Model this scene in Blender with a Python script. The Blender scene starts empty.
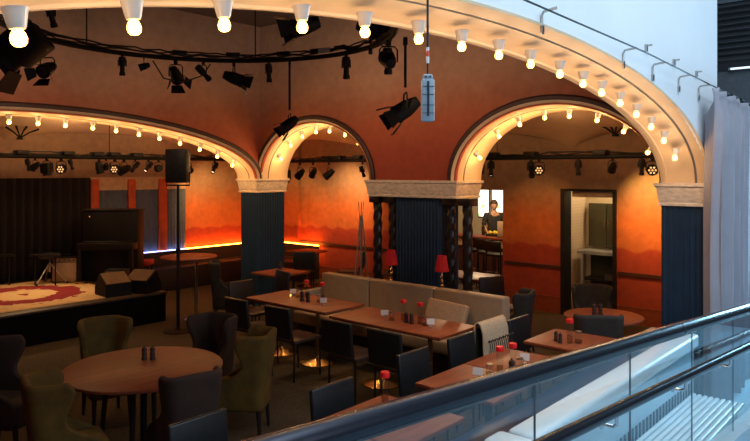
import bpy, bmesh, math, random
from mathutils import Vector, Matrix
random.seed(7)
PI = math.pi
sc = bpy.context.scene
COL = sc.collection

# ------------------------------------------------------------------ materials
def new_mat(name):
    m = bpy.data.materials.new(name)
    m.use_nodes = True
    nt = m.node_tree
    b = nt.nodes['Principled BSDF']
    return m, nt, b

def mat(name, col, rough=.6, metal=0., var=.15, scale=12., bump=0., bscale=None, spec=None, stretch=None):
    """Principled material whose colour is broken up by noise."""
    m, nt, b = new_mat(name)
    N, L = nt.nodes, nt.links
    tc = N.new('ShaderNodeTexCoord')
    src = tc.outputs['Object']
    if stretch:
        mp = N.new('ShaderNodeMapping'); mp.inputs['Scale'].default_value = stretch
        L.new(src, mp.inputs['Vector']); src = mp.outputs['Vector']
    no = N.new('ShaderNodeTexNoise'); no.inputs['Scale'].default_value = scale; no.inputs['Detail'].default_value = 5
    L.new(src, no.inputs['Vector'])
    cr = N.new('ShaderNodeValToRGB')
    lo = [max(0, c*(1-var)) for c in col]; hi = [min(1, c*(1+var)) for c in col]
    cr.color_ramp.elements[0].color = (*lo, 1); cr.color_ramp.elements[1].color = (*hi, 1)
    cr.color_ramp.elements[0].position = .3; cr.color_ramp.elements[1].position = .7
    L.new(no.outputs['Fac'], cr.inputs['Fac']); L.new(cr.outputs['Color'], b.inputs['Base Color'])
    b.inputs['Roughness'].default_value = rough; b.inputs['Metallic'].default_value = metal
    if spec is not None: b.inputs['Specular IOR Level'].default_value = spec
    if bump:
        n2 = N.new('ShaderNodeTexNoise'); n2.inputs['Scale'].default_value = bscale or scale*4
        L.new(src, n2.inputs['Vector'])
        bp = N.new('ShaderNodeBump'); bp.inputs['Strength'].default_value = bump; bp.inputs['Distance'].default_value = .01
        L.new(n2.outputs['Fac'], bp.inputs['Height']); L.new(bp.outputs['Normal'], b.inputs['Normal'])
    return m

def emis(name, col, strength):
    m, nt, b = new_mat(name)
    b.inputs['Base Color'].default_value = (*col, 1)
    b.inputs['Emission Color'].default_value = (*col, 1)
    b.inputs['Emission Strength'].default_value = strength
    return m

def ombre(name, stops, mottle=.35, rough=.75, lo=0., hi=5., wob=.5, scallop=0.):
    """Hand-painted wall: bands of pigment that change with height, sponged with noise."""
    m, nt, b = new_mat(name)
    N, L = nt.nodes, nt.links
    tc = N.new('ShaderNodeTexCoord')
    sx = N.new('ShaderNodeSeparateXYZ'); L.new(tc.outputs['Object'], sx.inputs[0])
    n1 = N.new('ShaderNodeTexNoise'); n1.inputs['Scale'].default_value = 1.3; n1.inputs['Detail'].default_value = 6
    L.new(tc.outputs['Object'], n1.inputs['Vector'])
    n2 = N.new('ShaderNodeTexNoise'); n2.inputs['Scale'].default_value = 9; n2.inputs['Detail'].default_value = 8
    L.new(tc.outputs['Object'], n2.inputs['Vector'])
    ma = N.new('ShaderNodeMath'); ma.operation = 'MULTIPLY_ADD'; ma.inputs[1].default_value = wob; ma.inputs[2].default_value = -wob/2
    L.new(n1.outputs['Fac'], ma.inputs[0])
    ad = N.new('ShaderNodeMath'); ad.operation = 'ADD'
    L.new(sx.outputs['Z'], ad.inputs[0]); L.new(ma.outputs[0], ad.inputs[1])
    if scallop:
        xy = N.new('ShaderNodeMath'); xy.operation = 'ADD'; L.new(sx.outputs['X'], xy.inputs[0]); L.new(sx.outputs['Y'], xy.inputs[1])
        k1 = N.new('ShaderNodeMath'); k1.operation = 'MULTIPLY'; k1.inputs[1].default_value = 14; L.new(xy.outputs[0], k1.inputs[0])
        k2 = N.new('ShaderNodeMath'); k2.operation = 'SINE'; L.new(k1.outputs[0], k2.inputs[0])
        k3 = N.new('ShaderNodeMath'); k3.operation = 'MULTIPLY_ADD'; k3.inputs[1].default_value = scallop; L.new(k2.outputs[0], k3.inputs[0]); L.new(ad.outputs[0], k3.inputs[2])
        ad = k3
    mr = N.new('ShaderNodeMapRange'); mr.inputs['From Min'].default_value = lo; mr.inputs['From Max'].default_value = hi
    L.new(ad.outputs[0], mr.inputs['Value'])
    cr = N.new('ShaderNodeValToRGB')
    el = cr.color_ramp.elements
    el[0].position = (stops[0][0]-lo)/(hi-lo); el[0].color = (*stops[0][1], 1)
    el[1].position = (stops[-1][0]-lo)/(hi-lo); el[1].color = (*stops[-1][1], 1)
    for z, c in stops[1:-1]:
        e = el.new((z-lo)/(hi-lo)); e.color = (*c, 1)
    L.new(mr.outputs[0], cr.inputs['Fac'])
    mu = N.new('ShaderNodeMapRange'); mu.inputs['From Min'].default_value = .3; mu.inputs['From Max'].default_value = .7
    mu.inputs['To Min'].default_value = 1-mottle; mu.inputs['To Max'].default_value = 1+mottle*.6
    L.new(n2.outputs['Fac'], mu.inputs['Value'])
    vm = N.new('ShaderNodeVectorMath'); vm.operation = 'SCALE'
    L.new(cr.outputs['Color'], vm.inputs[0]); L.new(mu.outputs[0], vm.inputs['Scale'])
    L.new(vm.outputs[0], b.inputs['Base Color'])
    b.inputs['Roughness'].default_value = rough
    return m

def wood(name, dark, light, rough=.35, axis=1, scale=3.):
    m, nt, b = new_mat(name)
    N, L = nt.nodes, nt.links
    tc = N.new('ShaderNodeTexCoord'); mp = N.new('ShaderNodeMapping')
    s = [14., 14., 14.]; s[axis] = 1.0
    mp.inputs['Scale'].default_value = s
    L.new(tc.outputs['Object'], mp.inputs['Vector'])
    no = N.new('ShaderNodeTexNoise'); no.inputs['Scale'].default_value = scale; no.inputs['Detail'].default_value = 7; no.inputs['Distortion'].default_value = .6
    L.new(mp.outputs['Vector'], no.inputs['Vector'])
    cr = N.new('ShaderNodeValToRGB'); e = cr.color_ramp.elements
    e[0].position = .3; e[0].color = (*dark, 1); e[1].position = .72; e[1].color = (*light, 1)
    L.new(no.outputs['Fac'], cr.inputs['Fac']); L.new(cr.outputs['Color'], b.inputs['Base Color'])
    b.inputs['Roughness'].default_value = rough
    return m

def glass(name, tint=(1, 1, 1), refl=.9, rough=.0):
    """Thin clear glass: mostly see-through with a mirror reflection that grows at grazing angles."""
    m = bpy.data.materials.new(name); m.use_nodes = True
    nt = m.node_tree; N, L = nt.nodes, nt.links
    N.clear()
    out = N.new('ShaderNodeOutputMaterial'); mx = N.new('ShaderNodeMixShader')
    t = N.new('ShaderNodeBsdfTransparent'); t.inputs[0].default_value = (*tint, 1)
    g = N.new('ShaderNodeBsdfGlossy'); g.inputs['Roughness'].default_value = rough; g.inputs[0].default_value = (refl, refl, refl, 1)
    f = N.new('ShaderNodeFresnel')
    ge = N.new('ShaderNodeNewGeometry'); mr = N.new('ShaderNodeMapRange')
    mr.inputs['To Min'].default_value = 1.45; mr.inputs['To Max'].default_value = 1/1.45
    L.new(ge.outputs['Backfacing'], mr.inputs['Value']); L.new(mr.outputs[0], f.inputs['IOR'])
    L.new(f.outputs[0], mx.inputs[0]); L.new(t.outputs[0], mx.inputs[1]); L.new(g.outputs[0], mx.inputs[2])
    L.new(mx.outputs[0], out.inputs['Surface'])
    return m

def tiles(name, c1, c2, mortar, scale=6., rough=.35):
    m, nt, b = new_mat(name)
    N, L = nt.nodes, nt.links
    tc = N.new('ShaderNodeTexCoord')
    mp = N.new('ShaderNodeMapping'); L.new(tc.outputs['Object'], mp.inputs['Vector'])
    br = N.new('ShaderNodeTexBrick'); br.inputs['Scale'].default_value = scale
    br.inputs['Color1'].default_value = (*c1, 1); br.inputs['Color2'].default_value = (*c2, 1); br.inputs['Mortar'].default_value = (*mortar, 1)
    br.inputs['Mortar Size'].default_value = .012; br.offset = 0
    L.new(mp.outputs['Vector'], br.inputs['Vector']); L.new(br.outputs['Color'], b.inputs['Base Color'])
    b.inputs['Roughness'].default_value = rough
    return m, mp

def rug_mat(cx, cy, hx, hy):
    m, nt, b = new_mat('oriental_rug_pile')
    N, L = nt.nodes, nt.links
    tc = N.new('ShaderNodeTexCoord'); mp = N.new('ShaderNodeMapping')
    mp.inputs['Scale'].default_value = (1/hx, 1/hy, 1)
    L.new(tc.outputs['Object'], mp.inputs['Vector'])
    nz = N.new('ShaderNodeTexNoise'); nz.inputs['Scale'].default_value = 5; nz.inputs['Detail'].default_value = 4
    L.new(tc.outputs['Object'], nz.inputs['Vector'])
    vor = N.new('ShaderNodeTexVoronoi'); vor.inputs['Scale'].default_value = 6
    L.new(tc.outputs['Object'], vor.inputs['Vector'])
    ln = N.new('ShaderNodeVectorMath'); ln.operation = 'LENGTH'
    sx = N.new('ShaderNodeSeparateXYZ'); L.new(mp.outputs[0], sx.inputs[0])
    cx_ = N.new('ShaderNodeCombineXYZ'); L.new(sx.outputs[0], cx_.inputs[0]); L.new(sx.outputs[1], cx_.inputs[1])
    L.new(cx_.outputs[0], ln.inputs[0])
    a = N.new('ShaderNodeMath'); a.operation = 'MULTIPLY_ADD'; a.inputs[1].default_value = .45; a.inputs[2].default_value = -.22
    L.new(nz.outputs['Fac'], a.inputs[0])
    a2 = N.new('ShaderNodeMath'); a2.operation = 'ADD'; L.new(ln.outputs['Value'], a2.inputs[0]); L.new(a.outputs[0], a2.inputs[1])
    cr = N.new('ShaderNodeValToRGB'); cr.color_ramp.interpolation = 'CONSTANT'
    e = cr.color_ramp.elements
    cream = (.62, .42, .2, 1); red = (.22, .007, .012, 1)
    e[0].position = 0; e[0].color = red; e[1].position = .06; e[1].color = cream
    for p, c in ((.4, red), (.7, cream)):
        q = e.new(p); q.color = c
    L.new(a2.outputs[0], cr.inputs['Fac'])
    mx = N.new('ShaderNodeMixRGB'); mx.blend_type = 'MULTIPLY'; mx.inputs[0].default_value = .5
    cr2 = N.new('ShaderNodeValToRGB'); cr2.color_ramp.elements[0].color = (.5, .35, .25, 1); cr2.color_ramp.elements[1].position = .35
    L.new(vor.outputs['Distance'], cr2.inputs['Fac'])
    L.new(cr.outputs[0], mx.inputs[1]); L.new(cr2.outputs[0], mx.inputs[2])
    L.new(mx.outputs[0], b.inputs['Base Color']); b.inputs['Roughness'].default_value = .95
    return m

M = {}
M['paint'] = ombre('hand_painted_drum_wall', [(2.0, (.34, .05, .02)), (2.7, (.33, .052, .02)), (3.15, (.36, .085, .03)), (3.45, (.34, .12, .06)), (3.8, (.38, .2, .125)), (4.6, (.38, .26, .2))], .13)
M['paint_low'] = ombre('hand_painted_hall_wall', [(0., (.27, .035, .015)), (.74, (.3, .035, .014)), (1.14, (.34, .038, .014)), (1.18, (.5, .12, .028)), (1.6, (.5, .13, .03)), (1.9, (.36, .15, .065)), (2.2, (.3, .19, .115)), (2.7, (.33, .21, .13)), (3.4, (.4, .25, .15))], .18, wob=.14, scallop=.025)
M['vault'] = mat('vault_plaster', (.62, .42, .25), .8, var=.12, scale=2)
M['cream'] = mat('cream_arch_plaster', (.72, .55, .36), .55, var=.08, scale=3)
M['groove'] = mat('grey_arch_groove', (.13, .12, .13), .6)
M['groove_brown'] = mat('brown_arch_groove', (.16, .08, .04), .7)
M['archivolt'] = mat('dark_archivolt', (.045, .014, .008), .6)
M['marble'] = mat('beige_marble_capital', (.72, .6, .47), .4, var=.22, scale=14, stretch=(1, 1, 2.5))
M['navy'] = mat('navy_fluted_panel', (.01, .036, .075), .5, var=.2, scale=6)
M['navy_gloss'] = mat('navy_parapet_lacquer', (.005, .02, .05), .3, var=.2, scale=3, spec=.15)
M['white_wall'] = mat('white_atrium_plaster', (.84, .87, .89), .8, var=.03, scale=1.5)
M['carpet'] = mat('dark_olive_carpet', (.07, .052, .026), .95, var=.35, scale=30, bump=.3)
M['ceil'] = mat('dark_ceiling', (.14, .1, .08), .9)
M['black'] = mat('black_painted_metal', (.006, .0055, .0055), .6, var=.3, spec=.25)
M['ebony'] = mat('gloss_black_wood', (.02, .016, .014), .3, var=.2)
M['gunmetal'] = mat('black_steel', (.014, .013, .0125), .5, .2, var=.25, spec=.3)
M['steel'] = mat('brushed_steel', (.45, .43, .4), .3, 1., var=.1, scale=30)
M['grey_metal'] = mat('pale_grey_metal', (.38, .33, .28), .4, .3)
M['chrome'] = mat('chrome', (.7, .7, .7), .12, 1., var=.04)
M['brass'] = mat('polished_brass', (.55, .38, .16), .25, 1., var=.12)
M['table'] = wood('reddish_walnut_top', (.15, .031, .012), (.27, .062, .024), .46, 1)
M['table_edge'] = mat('dark_wood_edge', (.07, .02, .01), .45)
M['leather'] = mat('black_leather', (.011, .0125, .0145), .38, var=.25, scale=20, bump=.15, bscale=160)
M['seat_brown'] = mat('dark_brown_leather_seat', (.05, .026, .018), .45, var=.25, scale=20)
M['olive'] = mat('olive_velvet', (.105, .058, .005), .85, var=.3, scale=9)
M['brownvelvet'] = mat('dark_plum_velvet', (.032, .016, .011), .85, var=.3, scale=9)
M['darkvelvet'] = mat('near_black_velvet', (.022, .017, .014), .85, var=.3, scale=9)
M['dark_leg'] = mat('black_wood_leg', (.015, .01, .008), .5)
M['bench'] = mat('beige_bench_leather', (.36, .26, .17), .55, var=.1, scale=7, bump=.1, bscale=60)
M['cushion'] = mat('tan_cushion_cloth', (.42, .27, .16), .85, var=.12, scale=30)
M['knit'] = mat('beige_woven_throw', (.5, .37, .24), .9, var=.18, scale=60, bump=.4, bscale=90)
M['knit_dark'] = mat('dark_throw_embroidery', (.03, .02, .015), .9)
M['stage'] = mat('black_stage_board', (.006, .005, .004), .9, var=.3, spec=.1)
M['stage_top'] = mat('dark_brown_stage_deck', (.06, .035, .02), .6, var=.3)
M['curtain_black'] = mat('black_velvet_curtain', (.008, .0045, .004), .95, var=.3, scale=4)
M['curtain_grey'] = mat('lilac_grey_curtain', (.29, .275, .31), .8, var=.06, scale=5)
M['pilaster'] = mat('orange_pilaster_paint', (.5, .07, .015), .6, var=.2, scale=6)
M['bluepanel'] = mat('slate_blue_corrugated_panel', (.07, .1, .15), .5, var=.15)
M['beigepanel'] = mat('beige_panel', (.5, .34, .2), .7)
M['dado'] = mat('dark_dado_rail', (.05, .014, .008), .5)
M['skirting'] = mat('red_skirting', (.24, .05, .02), .45)
M['banquette'] = mat('dark_banquette', (.025, .015, .012), .6)
M['porcelain'] = mat('white_porcelain', (.8, .76, .7), .3, var=.03)
M['bulb'] = emis('warm_bulb_glass', (1., .52, .1), 9.)
M['bulb_small'] = M['bulb']
M['ledw'] = emis('led_dots', (1., .6, .25), .9)
M['lens'] = mat('dim_lens_glass', (.06, .05, .04), .08, var=.1)
M['lens_lit'] = emis('lit_spot_lens', (1., .7, .4), 1.6)
M['led_orange'] = emis('orange_led_strip', (1., .22, .015), 60.)
M['led_blue'] = emis('pale_blue_led_strip', (.45, .5, 1.), 6.)
M['redshade'] = None
M['redcap'] = mat('red_plastic_cap', (.75, .012, .014), .35, var=.06)
M['clear'] = glass('clear_bottle_glass', (.93, .93, .92))
M['soy'] = mat('dark_soy_sauce', (.03, .012, .006), .15)
M['mill'] = mat('dark_wood_mill', (.035, .014, .01), .3)
M['paper'] = mat('white_card', (.8, .76, .72), .7, var=.04)
M['amp_grille'] = mat('beige_grille_cloth', (.36, .24, .14), .9, var=.2, scale=60)
M['monitor_grille'] = mat('dusty_speaker_grille', (.15, .095, .055), .8, var=.2, scale=60)
M['redseat'] = mat('red_vinyl', (.3, .02, .015), .45)
M['rail'] = mat('dark_bronze_handrail', (.035, .035, .045), .24, .75, var=.1)
M['rail_glass'] = glass('balustrade_glass', (.9, .965, .985), 1.0)
M['ramp'] = mat('blue_grey_ramp_stone', (.18, .29, .36), .55, var=.06, scale=5)
M['shoe'] = mat('pale_blue_steel_shoe', (.42, .58, .66), .35, .3, var=.05)
M['white_lacquer'] = mat('white_lacquer', (.75, .78, .78), .3, var=.03)
M['slot'] = mat('dark_slot', (.06, .08, .1), .6)
M['terrace'], _tm = tiles('pale_blue_tile', (.38, .56, .66), (.32, .5, .6), (.2, .32, .4), 2.2, .3)
M['plastic_grey'] = mat('grey_plastic', (.34, .41, .47), .45, var=.06)
M['plastic_dark'] = mat('dark_plastic', (.03, .035, .04), .5)
M['tape_red'] = mat('red_tape', (.75, .08, .05), .5)
M['tape_white'] = mat('white_tape', (.8, .8, .78), .5)
M['facade'] = mat('dark_facade', (.025, .028, .034), .6)
M['facade_grey'] = mat('slate_fascia', (.07, .085, .1), .6)
M['louvre'] = mat('dark_louvre', (.05, .055, .062), .5)
M['alu'] = mat('pale_aluminium', (.6, .66, .7), .3, .6, var=.04)
M['whitetile'], _wm = tiles('white_wall_tile', (.7, .58, .44), (.68, .56, .42), (.4, .32, .24), 9, .4)
_wm.inputs['Rotation'].default_value = (PI/2, 0, PI/2)
M['plain'] = mat('cream_room_paint', (.6, .52, .36), .8, var=.06)
M['board'] = mat('dark_green_board', (.05, .05, .025), .5)
M['skin'] = mat('skin', (.5, .27, .16), .55, var=.08)
M['shirt'] = mat('black_shirt', (.015, .014, .015), .8)
M['hair'] = mat('brown_hair', (.06, .03, .015), .7)
M['lemon'] = mat('yellow_lemon', (.75, .5, .03), .45, var=.1)
M['screen'] = None
M['cable'] = mat('black_rubber_cable', (.012, .011, .011), .6)

def shade_mat():
    m, nt, b = new_mat('red_pleated_shade')
    b.inputs['Base Color'].default_value = (.28, .004, .008, 1); b.inputs['Roughness'].default_value = .8
    b.inputs['Emission Color'].default_value = (.9, .012, .015, 1); b.inputs['Emission Strength'].default_value = .1
    return m
M['redshade'] = shade_mat()
def screen_mat():
    m, nt, b = new_mat('backlit_menu_panel')
    N, L = nt.nodes, nt.links
    tc = N.new('ShaderNodeTexCoord'); no = N.new('ShaderNodeTexNoise'); no.inputs['Scale'].default_value = 5; no.inputs['Detail'].default_value = 2
    L.new(tc.outputs['Object'], no.inputs['Vector'])
    cr = N.new('ShaderNodeValToRGB'); e = cr.color_ramp.elements
    e[0].position = .36; e[0].color = (.05, .5, .04, 1); e[1].position = .46; e[1].color = (1, .95, .85, 1)
    q = e.new(.33); q.color = (.8, .25, .05, 1)
    L.new(no.outputs['Fac'], cr.inputs['Fac']); L.new(cr.outputs[0], b.inputs['Emission Color']); b.inputs['Emission Strength'].default_value = 1.6
    return m
M['screen'] = screen_mat()

# ------------------------------------------------------------------ mesh kit
class MB:
    def __init__(s, mtx=None):
        s.v = []; s.f = []; s.m = []; s.mtx = mtx or Matrix.Identity(4); s.mi = 0
    def add(s, vs, fs, mtx=None):
        o = len(s.v); t = s.mtx @ mtx if mtx is not None else s.mtx
        s.v += [tuple(t @ Vector(p)) for p in vs]
        s.f += [tuple(i+o for i in f) for f in fs]; s.m += [s.mi]*len(fs)
        return s
    def box(s, x0, x1, y0, y1, z0, z1, mtx=None):
        vs = [(x, y, z) for z in (z0, z1) for y in (y0, y1) for x in (x0, x1)]
        return s.add(vs, [(0, 2, 3, 1), (4, 5, 7, 6), (0, 1, 5, 4), (2, 6, 7, 3), (0, 4, 6, 2), (1, 3, 7, 5)], mtx)
    def rbox(s, x0, x1, y0, y1, z0, z1, r=.02, seg=2, mtx=None):
        bm = bmesh.new()
        bmesh.ops.create_cube(bm, size=1)
        for v in bm.verts:
            v.co = Vector(((x0+x1)/2+v.co.x*(x1-x0), (y0+y1)/2+v.co.y*(y1-y0), (z0+z1)/2+v.co.z*(z1-z0)))
        bmesh.ops.bevel(bm, geom=bm.edges[:], offset=r, segments=seg, affect='EDGES', profile=.5)
        bm.verts.index_update()
        s.add([v.co[:] for v in bm.verts], [[v.index for v in f.verts] for f in bm.faces], mtx)
        bm.free(); return s
    def lathe(s, prof, n=20, mtx=None, cap=True):
        vs = []; fs = []
        for r, z in prof:
            for i in range(n):
                a = 2*PI*i/n; vs.append((r*math.cos(a), r*math.sin(a), z))
        for k in range(len(prof)-1):
            for i in range(n):
                j = (i+1) % n
                fs.append((k*n+i, k*n+j, (k+1)*n+j, (k+1)*n+i))
        if cap:
            if prof[0][0] > 1e-5: fs.append(tuple(range(n))[::-1])
            if prof[-1][0] > 1e-5: fs.append(tuple((len(prof)-1)*n+i for i in range(n)))
        return s.add(vs, fs, mtx)
    def tube(s, pts, r, n=8, mtx=None, closed=False):
        pts = [Vector(p) for p in pts]; k = len(pts)
        rs = r if isinstance(r, (list, tuple)) else [r]*k
        vs = []; fs = []
        up = None
        for i, p in enumerate(pts):
            if closed: t = pts[(i+1) % k]-pts[i-1]
            else: t = pts[min(i+1, k-1)]-pts[max(i-1, 0)]
            if t.length < 1e-9: t = Vector((0, 0, 1))
            t.normalize()
            if up is None:
                up = t.orthogonal().normalized()
            up = (up-t*up.dot(t))
            if up.length < 1e-6: up = t.orthogonal()
            up.normalize(); sd = t.cross(up)
            for j in range(n):
                a = 2*PI*j/n
                vs.append(tuple(p+(up*math.cos(a)+sd*math.sin(a))*rs[i]))
        rng = k if closed else k-1
        for i in range(rng):
            i2 = (i+1) % k
            for j in range(n):
                j2 = (j+1) % n
                fs.append((i*n+j, i*n+j2, i2*n+j2, i2*n+j))
        if not closed:
            fs.append(tuple(range(n))[::-1]); fs.append(tuple((k-1)*n+j for j in range(n)))
        return s.add(vs, fs, mtx)
    def prism(s, poly, z0, z1, mtx=None):
        n = len(poly)
        vs = [(x, y, z0) for x, y in poly]+[(x, y, z1) for x, y in poly]
        fs = [tuple(range(n))[::-1], tuple(range(n, 2*n))]+[(i, (i+1) % n, n+(i+1) % n, n+i) for i in range(n)]
        return s.add(vs, fs, mtx)
    def sphere(s, c, r, n=12, sq=(1, 1, 1)):
        prof = [(r*math.sin(PI*i/(n//2)), -r*math.cos(PI*i/(n//2))) for i in range(n//2+1)]
        prof[0] = (1e-4, -r); prof[-1] = (1e-4, r)
        return s.lathe(prof, n, Matrix.Translation(c) @ Matrix.Diagonal((*sq, 1)))
    def build(s, name, m, parent=None, smooth=True, loc=None, label=None, ang=38):
        me = bpy.data.meshes.new(name)
        me.from_pydata(s.v, [], s.f)
        bm = bmesh.new(); bm.from_mesh(me); bmesh.ops.recalc_face_normals(bm, faces=bm.faces[:]); bm.to_mesh(me); bm.free()
        ms = m if isinstance(m, list) else [m]
        for x in ms: me.materials.append(x)
        if len(ms) > 1: me.polygons.foreach_set('material_index', s.m)
        if smooth:
            me.shade_smooth(); me.set_sharp_from_angle(angle=math.radians(ang))
        me.update()
        o = bpy.data.objects.new(name, me); COL.objects.link(o)
        if parent: o.parent = parent
        if loc: o.location = loc
        if label: o['label'] = label
        return o

def thing(name, label, cat, loc=(0, 0, 0), rz=0., group=None):
    o = bpy.data.objects.new(name, None); COL.objects.link(o); o.empty_display_size = .1
    o.location = loc; o.rotation_euler = (0, 0, rz); tag(o, label, cat, group)
    return o
def tag(o, label, cat, group=None, kind=None):
    o['label'] = label; o['category'] = cat
    if group: o['group'] = group
    if kind: o['kind'] = kind
    return o
def struct(o, label=None):
    o['kind'] = 'structure'
    if label: o['label'] = label
    return o
def dup(root, label, loc=None, rz=None, group=None):
    def rec(o, p):
        c = o.copy(); COL.objects.link(c)
        if p: c.parent = p
        for ch in kids.get(o.name, []): rec(ch, c)
        return c
    kids = {}
    for o in root.children_recursive: kids.setdefault(o.parent.name, []).append(o)
    r = rec(root, None)
    r['label'] = label
    if loc is not None: r.location = loc
    if rz is not None: r.rotation_euler = (0, 0, rz)
    if group: r['group'] = group
    return r
def T(x, y, z): return Matrix.Translation((x, y, z))
def R(a, ax): return Matrix.Rotation(a, 4, ax)

# ------------------------------------------------------------------ the room shell
# x runs along the wall with the small and right arches, y runs along the atrium wall; camera near (0, 0)
def ell(c, h, zs, rise, n=48):
    out = []
    for i in range(n+1):
        a = PI*i/n
        s = c-h*math.cos(a); z = zs+rise*math.sin(a)
        ns, nz = -math.cos(a)/h, math.sin(a)/rise
        l = math.hypot(ns, nz); out.append((s, z, ns/l, nz/l))
    return out
def pos(axis, s, t, z): return (s, t, z) if axis == 'x' else (t, s, z)

def arch_wall(name, m, axis, t0, t1, s0, s1, zbots, ztop, ops):
    ch = [(s0, zbots[0])]
    for k, (c, h, zs, rise) in enumerate(ops):
        ch.append((c-h, zbots[k]))
        ch += [(s, z) for s, z, _, _ in ell(c, h, zs, rise)]
        ch.append((c+h, zbots[k+1]))
    ch.append((s1, zbots[-1]))
    mb = MB()
    for (sa, za), (sb, zb) in zip(ch, ch[1:]):
        if abs(sa-sb) > 1e-6:
            for t in (t0, t1):
                mb.add([pos(axis, sa, t, za), pos(axis, sb, t, zb), pos(axis, sb, t, ztop), pos(axis, sa, t, ztop)], [(0, 1, 2, 3)])
            mb.add([pos(axis, sa, t0, ztop), pos(axis, sb, t0, ztop), pos(axis, sb, t1, ztop), pos(axis, sa, t1, ztop)], [(0, 1, 2, 3)])
        mb.add([pos(axis, sa, t0, za), pos(axis, sb, t0, zb), pos(axis, sb, t1, zb), pos(axis, sa, t1, za)], [(0, 1, 2, 3)])
    for s, z in (ch[0], ch[-1]):
        mb.add([pos(axis, s, t0, z), pos(axis, s, t1, z), pos(axis, s, t1, ztop), pos(axis, s, t0, ztop)], [(0, 1, 2, 3)])
    # weld the strips into one shell
    o = mb.build(name, m, smooth=False)
    bm = bmesh.new(); bm.from_mesh(o.data); bmesh.ops.remove_doubles(bm, verts=bm.verts[:], dist=1e-5)
    bmesh.ops.recalc_face_normals(bm, faces=bm.faces[:]); bm.to_mesh(o.data); bm.free()
    return struct(o)

CLAMP = {}
def sweep(mb, axis, arch, prof, drop=0.):
    c, h, zs, rise = arch
    pts = ell(c, h, zs, rise)
    if drop: pts = [(c-h, zs-drop, -1, 0)]+pts+[(c+h, zs-drop, 1, 0)]
    n = len(prof); vs = []; fs = []
    for s, z, ns, nz in pts:
        for t, o in prof: vs.append(pos(axis, min(max(s+ns*o, CLAMP.get(arch, (-99, 99))[0]), CLAMP.get(arch, (-99, 99))[1]), t, z+nz*o))
    for i in range(len(pts)-1):
        for j in range(n):
            j2 = (j+1) % n
            fs.append((i*n+j, (i+1)*n+j, (i+1)*n+j2, i*n+j2))
    fs.append(tuple(range(n))); fs.append(tuple((len(pts)-1)*n+j for j in range(n)))
    mb.add(vs, fs)

ZS = 2.28
A_BIG = (3.775, 3.925, ZS, .99)
A_BIGO = (3.775, 3.995, ZS, 1.06)
A_LEFT = (3.86, 3.75, ZS, .93)
A_SMALL = (-8.11, 1.31, ZS, .94)
A_RIGHT = (-3.84, 1.375, ZS, .96)

arch_wall('wall_atrium', M['white_wall'], 'y', -2.0, -2.24, -3.0, 8.13, (0, 2.05), 6.2, [A_BIGO])
# right foot of the white wall stands behind the curtain
mb = MB(); mb.box(-2.24, -2.0, 8.09, 8.13, 0, 2.05); struct(mb.build('wall_atrium_foot', M['white_wall'], smooth=False))
arch_wall('wall_front', M['paint'], 'y', -2.24, -2.46, -3.0, 8.3, (0, 2.05), 5.0, [A_BIGO])
arch_wall('wall_back', M['paint'], 'x', 7.7, 8.3, -9.9, -2.45, (2.05, 2.05, 2.05), 5.0, [A_SMALL, A_RIGHT])
arch_wall('wall_left', M['paint'], 'y', -9.42, -9.9, -.2, 7.7, (0, 2.05), 5.0, [A_LEFT])
mb = MB(); mb.box(-12.6, -2.46, -.4, -.2, 0, 5.0); struct(mb.build('wall_near', M['paint'], smooth=False))
mb = MB(); mb.box(-9.9, -2.24, -.2, 8.3, 5.0, 5.1); struct(mb.build('ceiling', M['ceil'], smooth=False))
mb = MB(); mb.box(-14.6, -2.0, -3, 15.0, -.1, 0); struct(mb.build('floor', M['carpet'], smooth=False))
# outer walls of the ambulatory
mb = MB(); mb.box(-12.8, -12.6, -.4, 10.8, 0, 3.6); struct(mb.build('wall_far', M['paint_low'], smooth=False))
mb = MB()
mb.box(-12.6, -7.45, 10.6, 10.8, 0, 3.6)                       # left of the bar opening
mb.box(-7.45, -6.15, 10.6, 10.8, 2.07, 3.6)                    # over the bar opening
mb.box(-6.15, -4.98, 10.6, 10.8, 0, 3.6)
mb.box(-4.98, -4.1, 10.6, 10.8, 2.1, 3.6)                      # over the doorway
mb.box(-4.1, -2.3, 10.6, 10.8, 0, 3.4)
struct(mb.build('wall_rear', M['paint_low'], smooth=False))
mb = MB(); mb.box(-2.46, -2.3, 8.3, 10.6, 0, 3.4); struct(mb.build('wall_right', M['paint_low'], smooth=False))

def vault(name, x0, x1, y0, y1, z0, along, pitch, b0, rb, rl):
    """Half barrel that springs from the outer wall, cut by lunettes along its length."""
    mb = MB(); nx = int((x1-x0)/.1); ny = int((y1-y0)/.1); vs = []; fs = []
    f = lambda q: math.sqrt(max(0, 1-q*q))
    for i in range(nx+1):
        for j in range(ny+1):
            x = x0+(x1-x0)*i/nx; y = y0+(y1-y0)*j/ny
            p, q = (x, (y-y0)/(y1-y0)) if along == 'x' else (y, (x1-x)/(x1-x0))
            k = ((p-b0)/pitch) % 1*2-1
            vs.append((x, y, z0+max(rb*f(q), rl*f(k))))
    for i in range(nx):
        for j in range(ny):
            a = i*(ny+1)+j; fs.append((a, a+1, a+ny+2, a+ny+1))
    mb.add(vs, fs); struct(mb.build(name, M['vault'], ang=60))
vault('ceiling_left', -12.6, -9.9, -.4, 8.3, 2.95, 'y', 3.5, 4.6, .42, .2)
vault('ceiling_back', -12.6, -2.3, 8.3, 10.6, 2.7, 'x', 4.35, -4.85, .66, .45)

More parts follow.
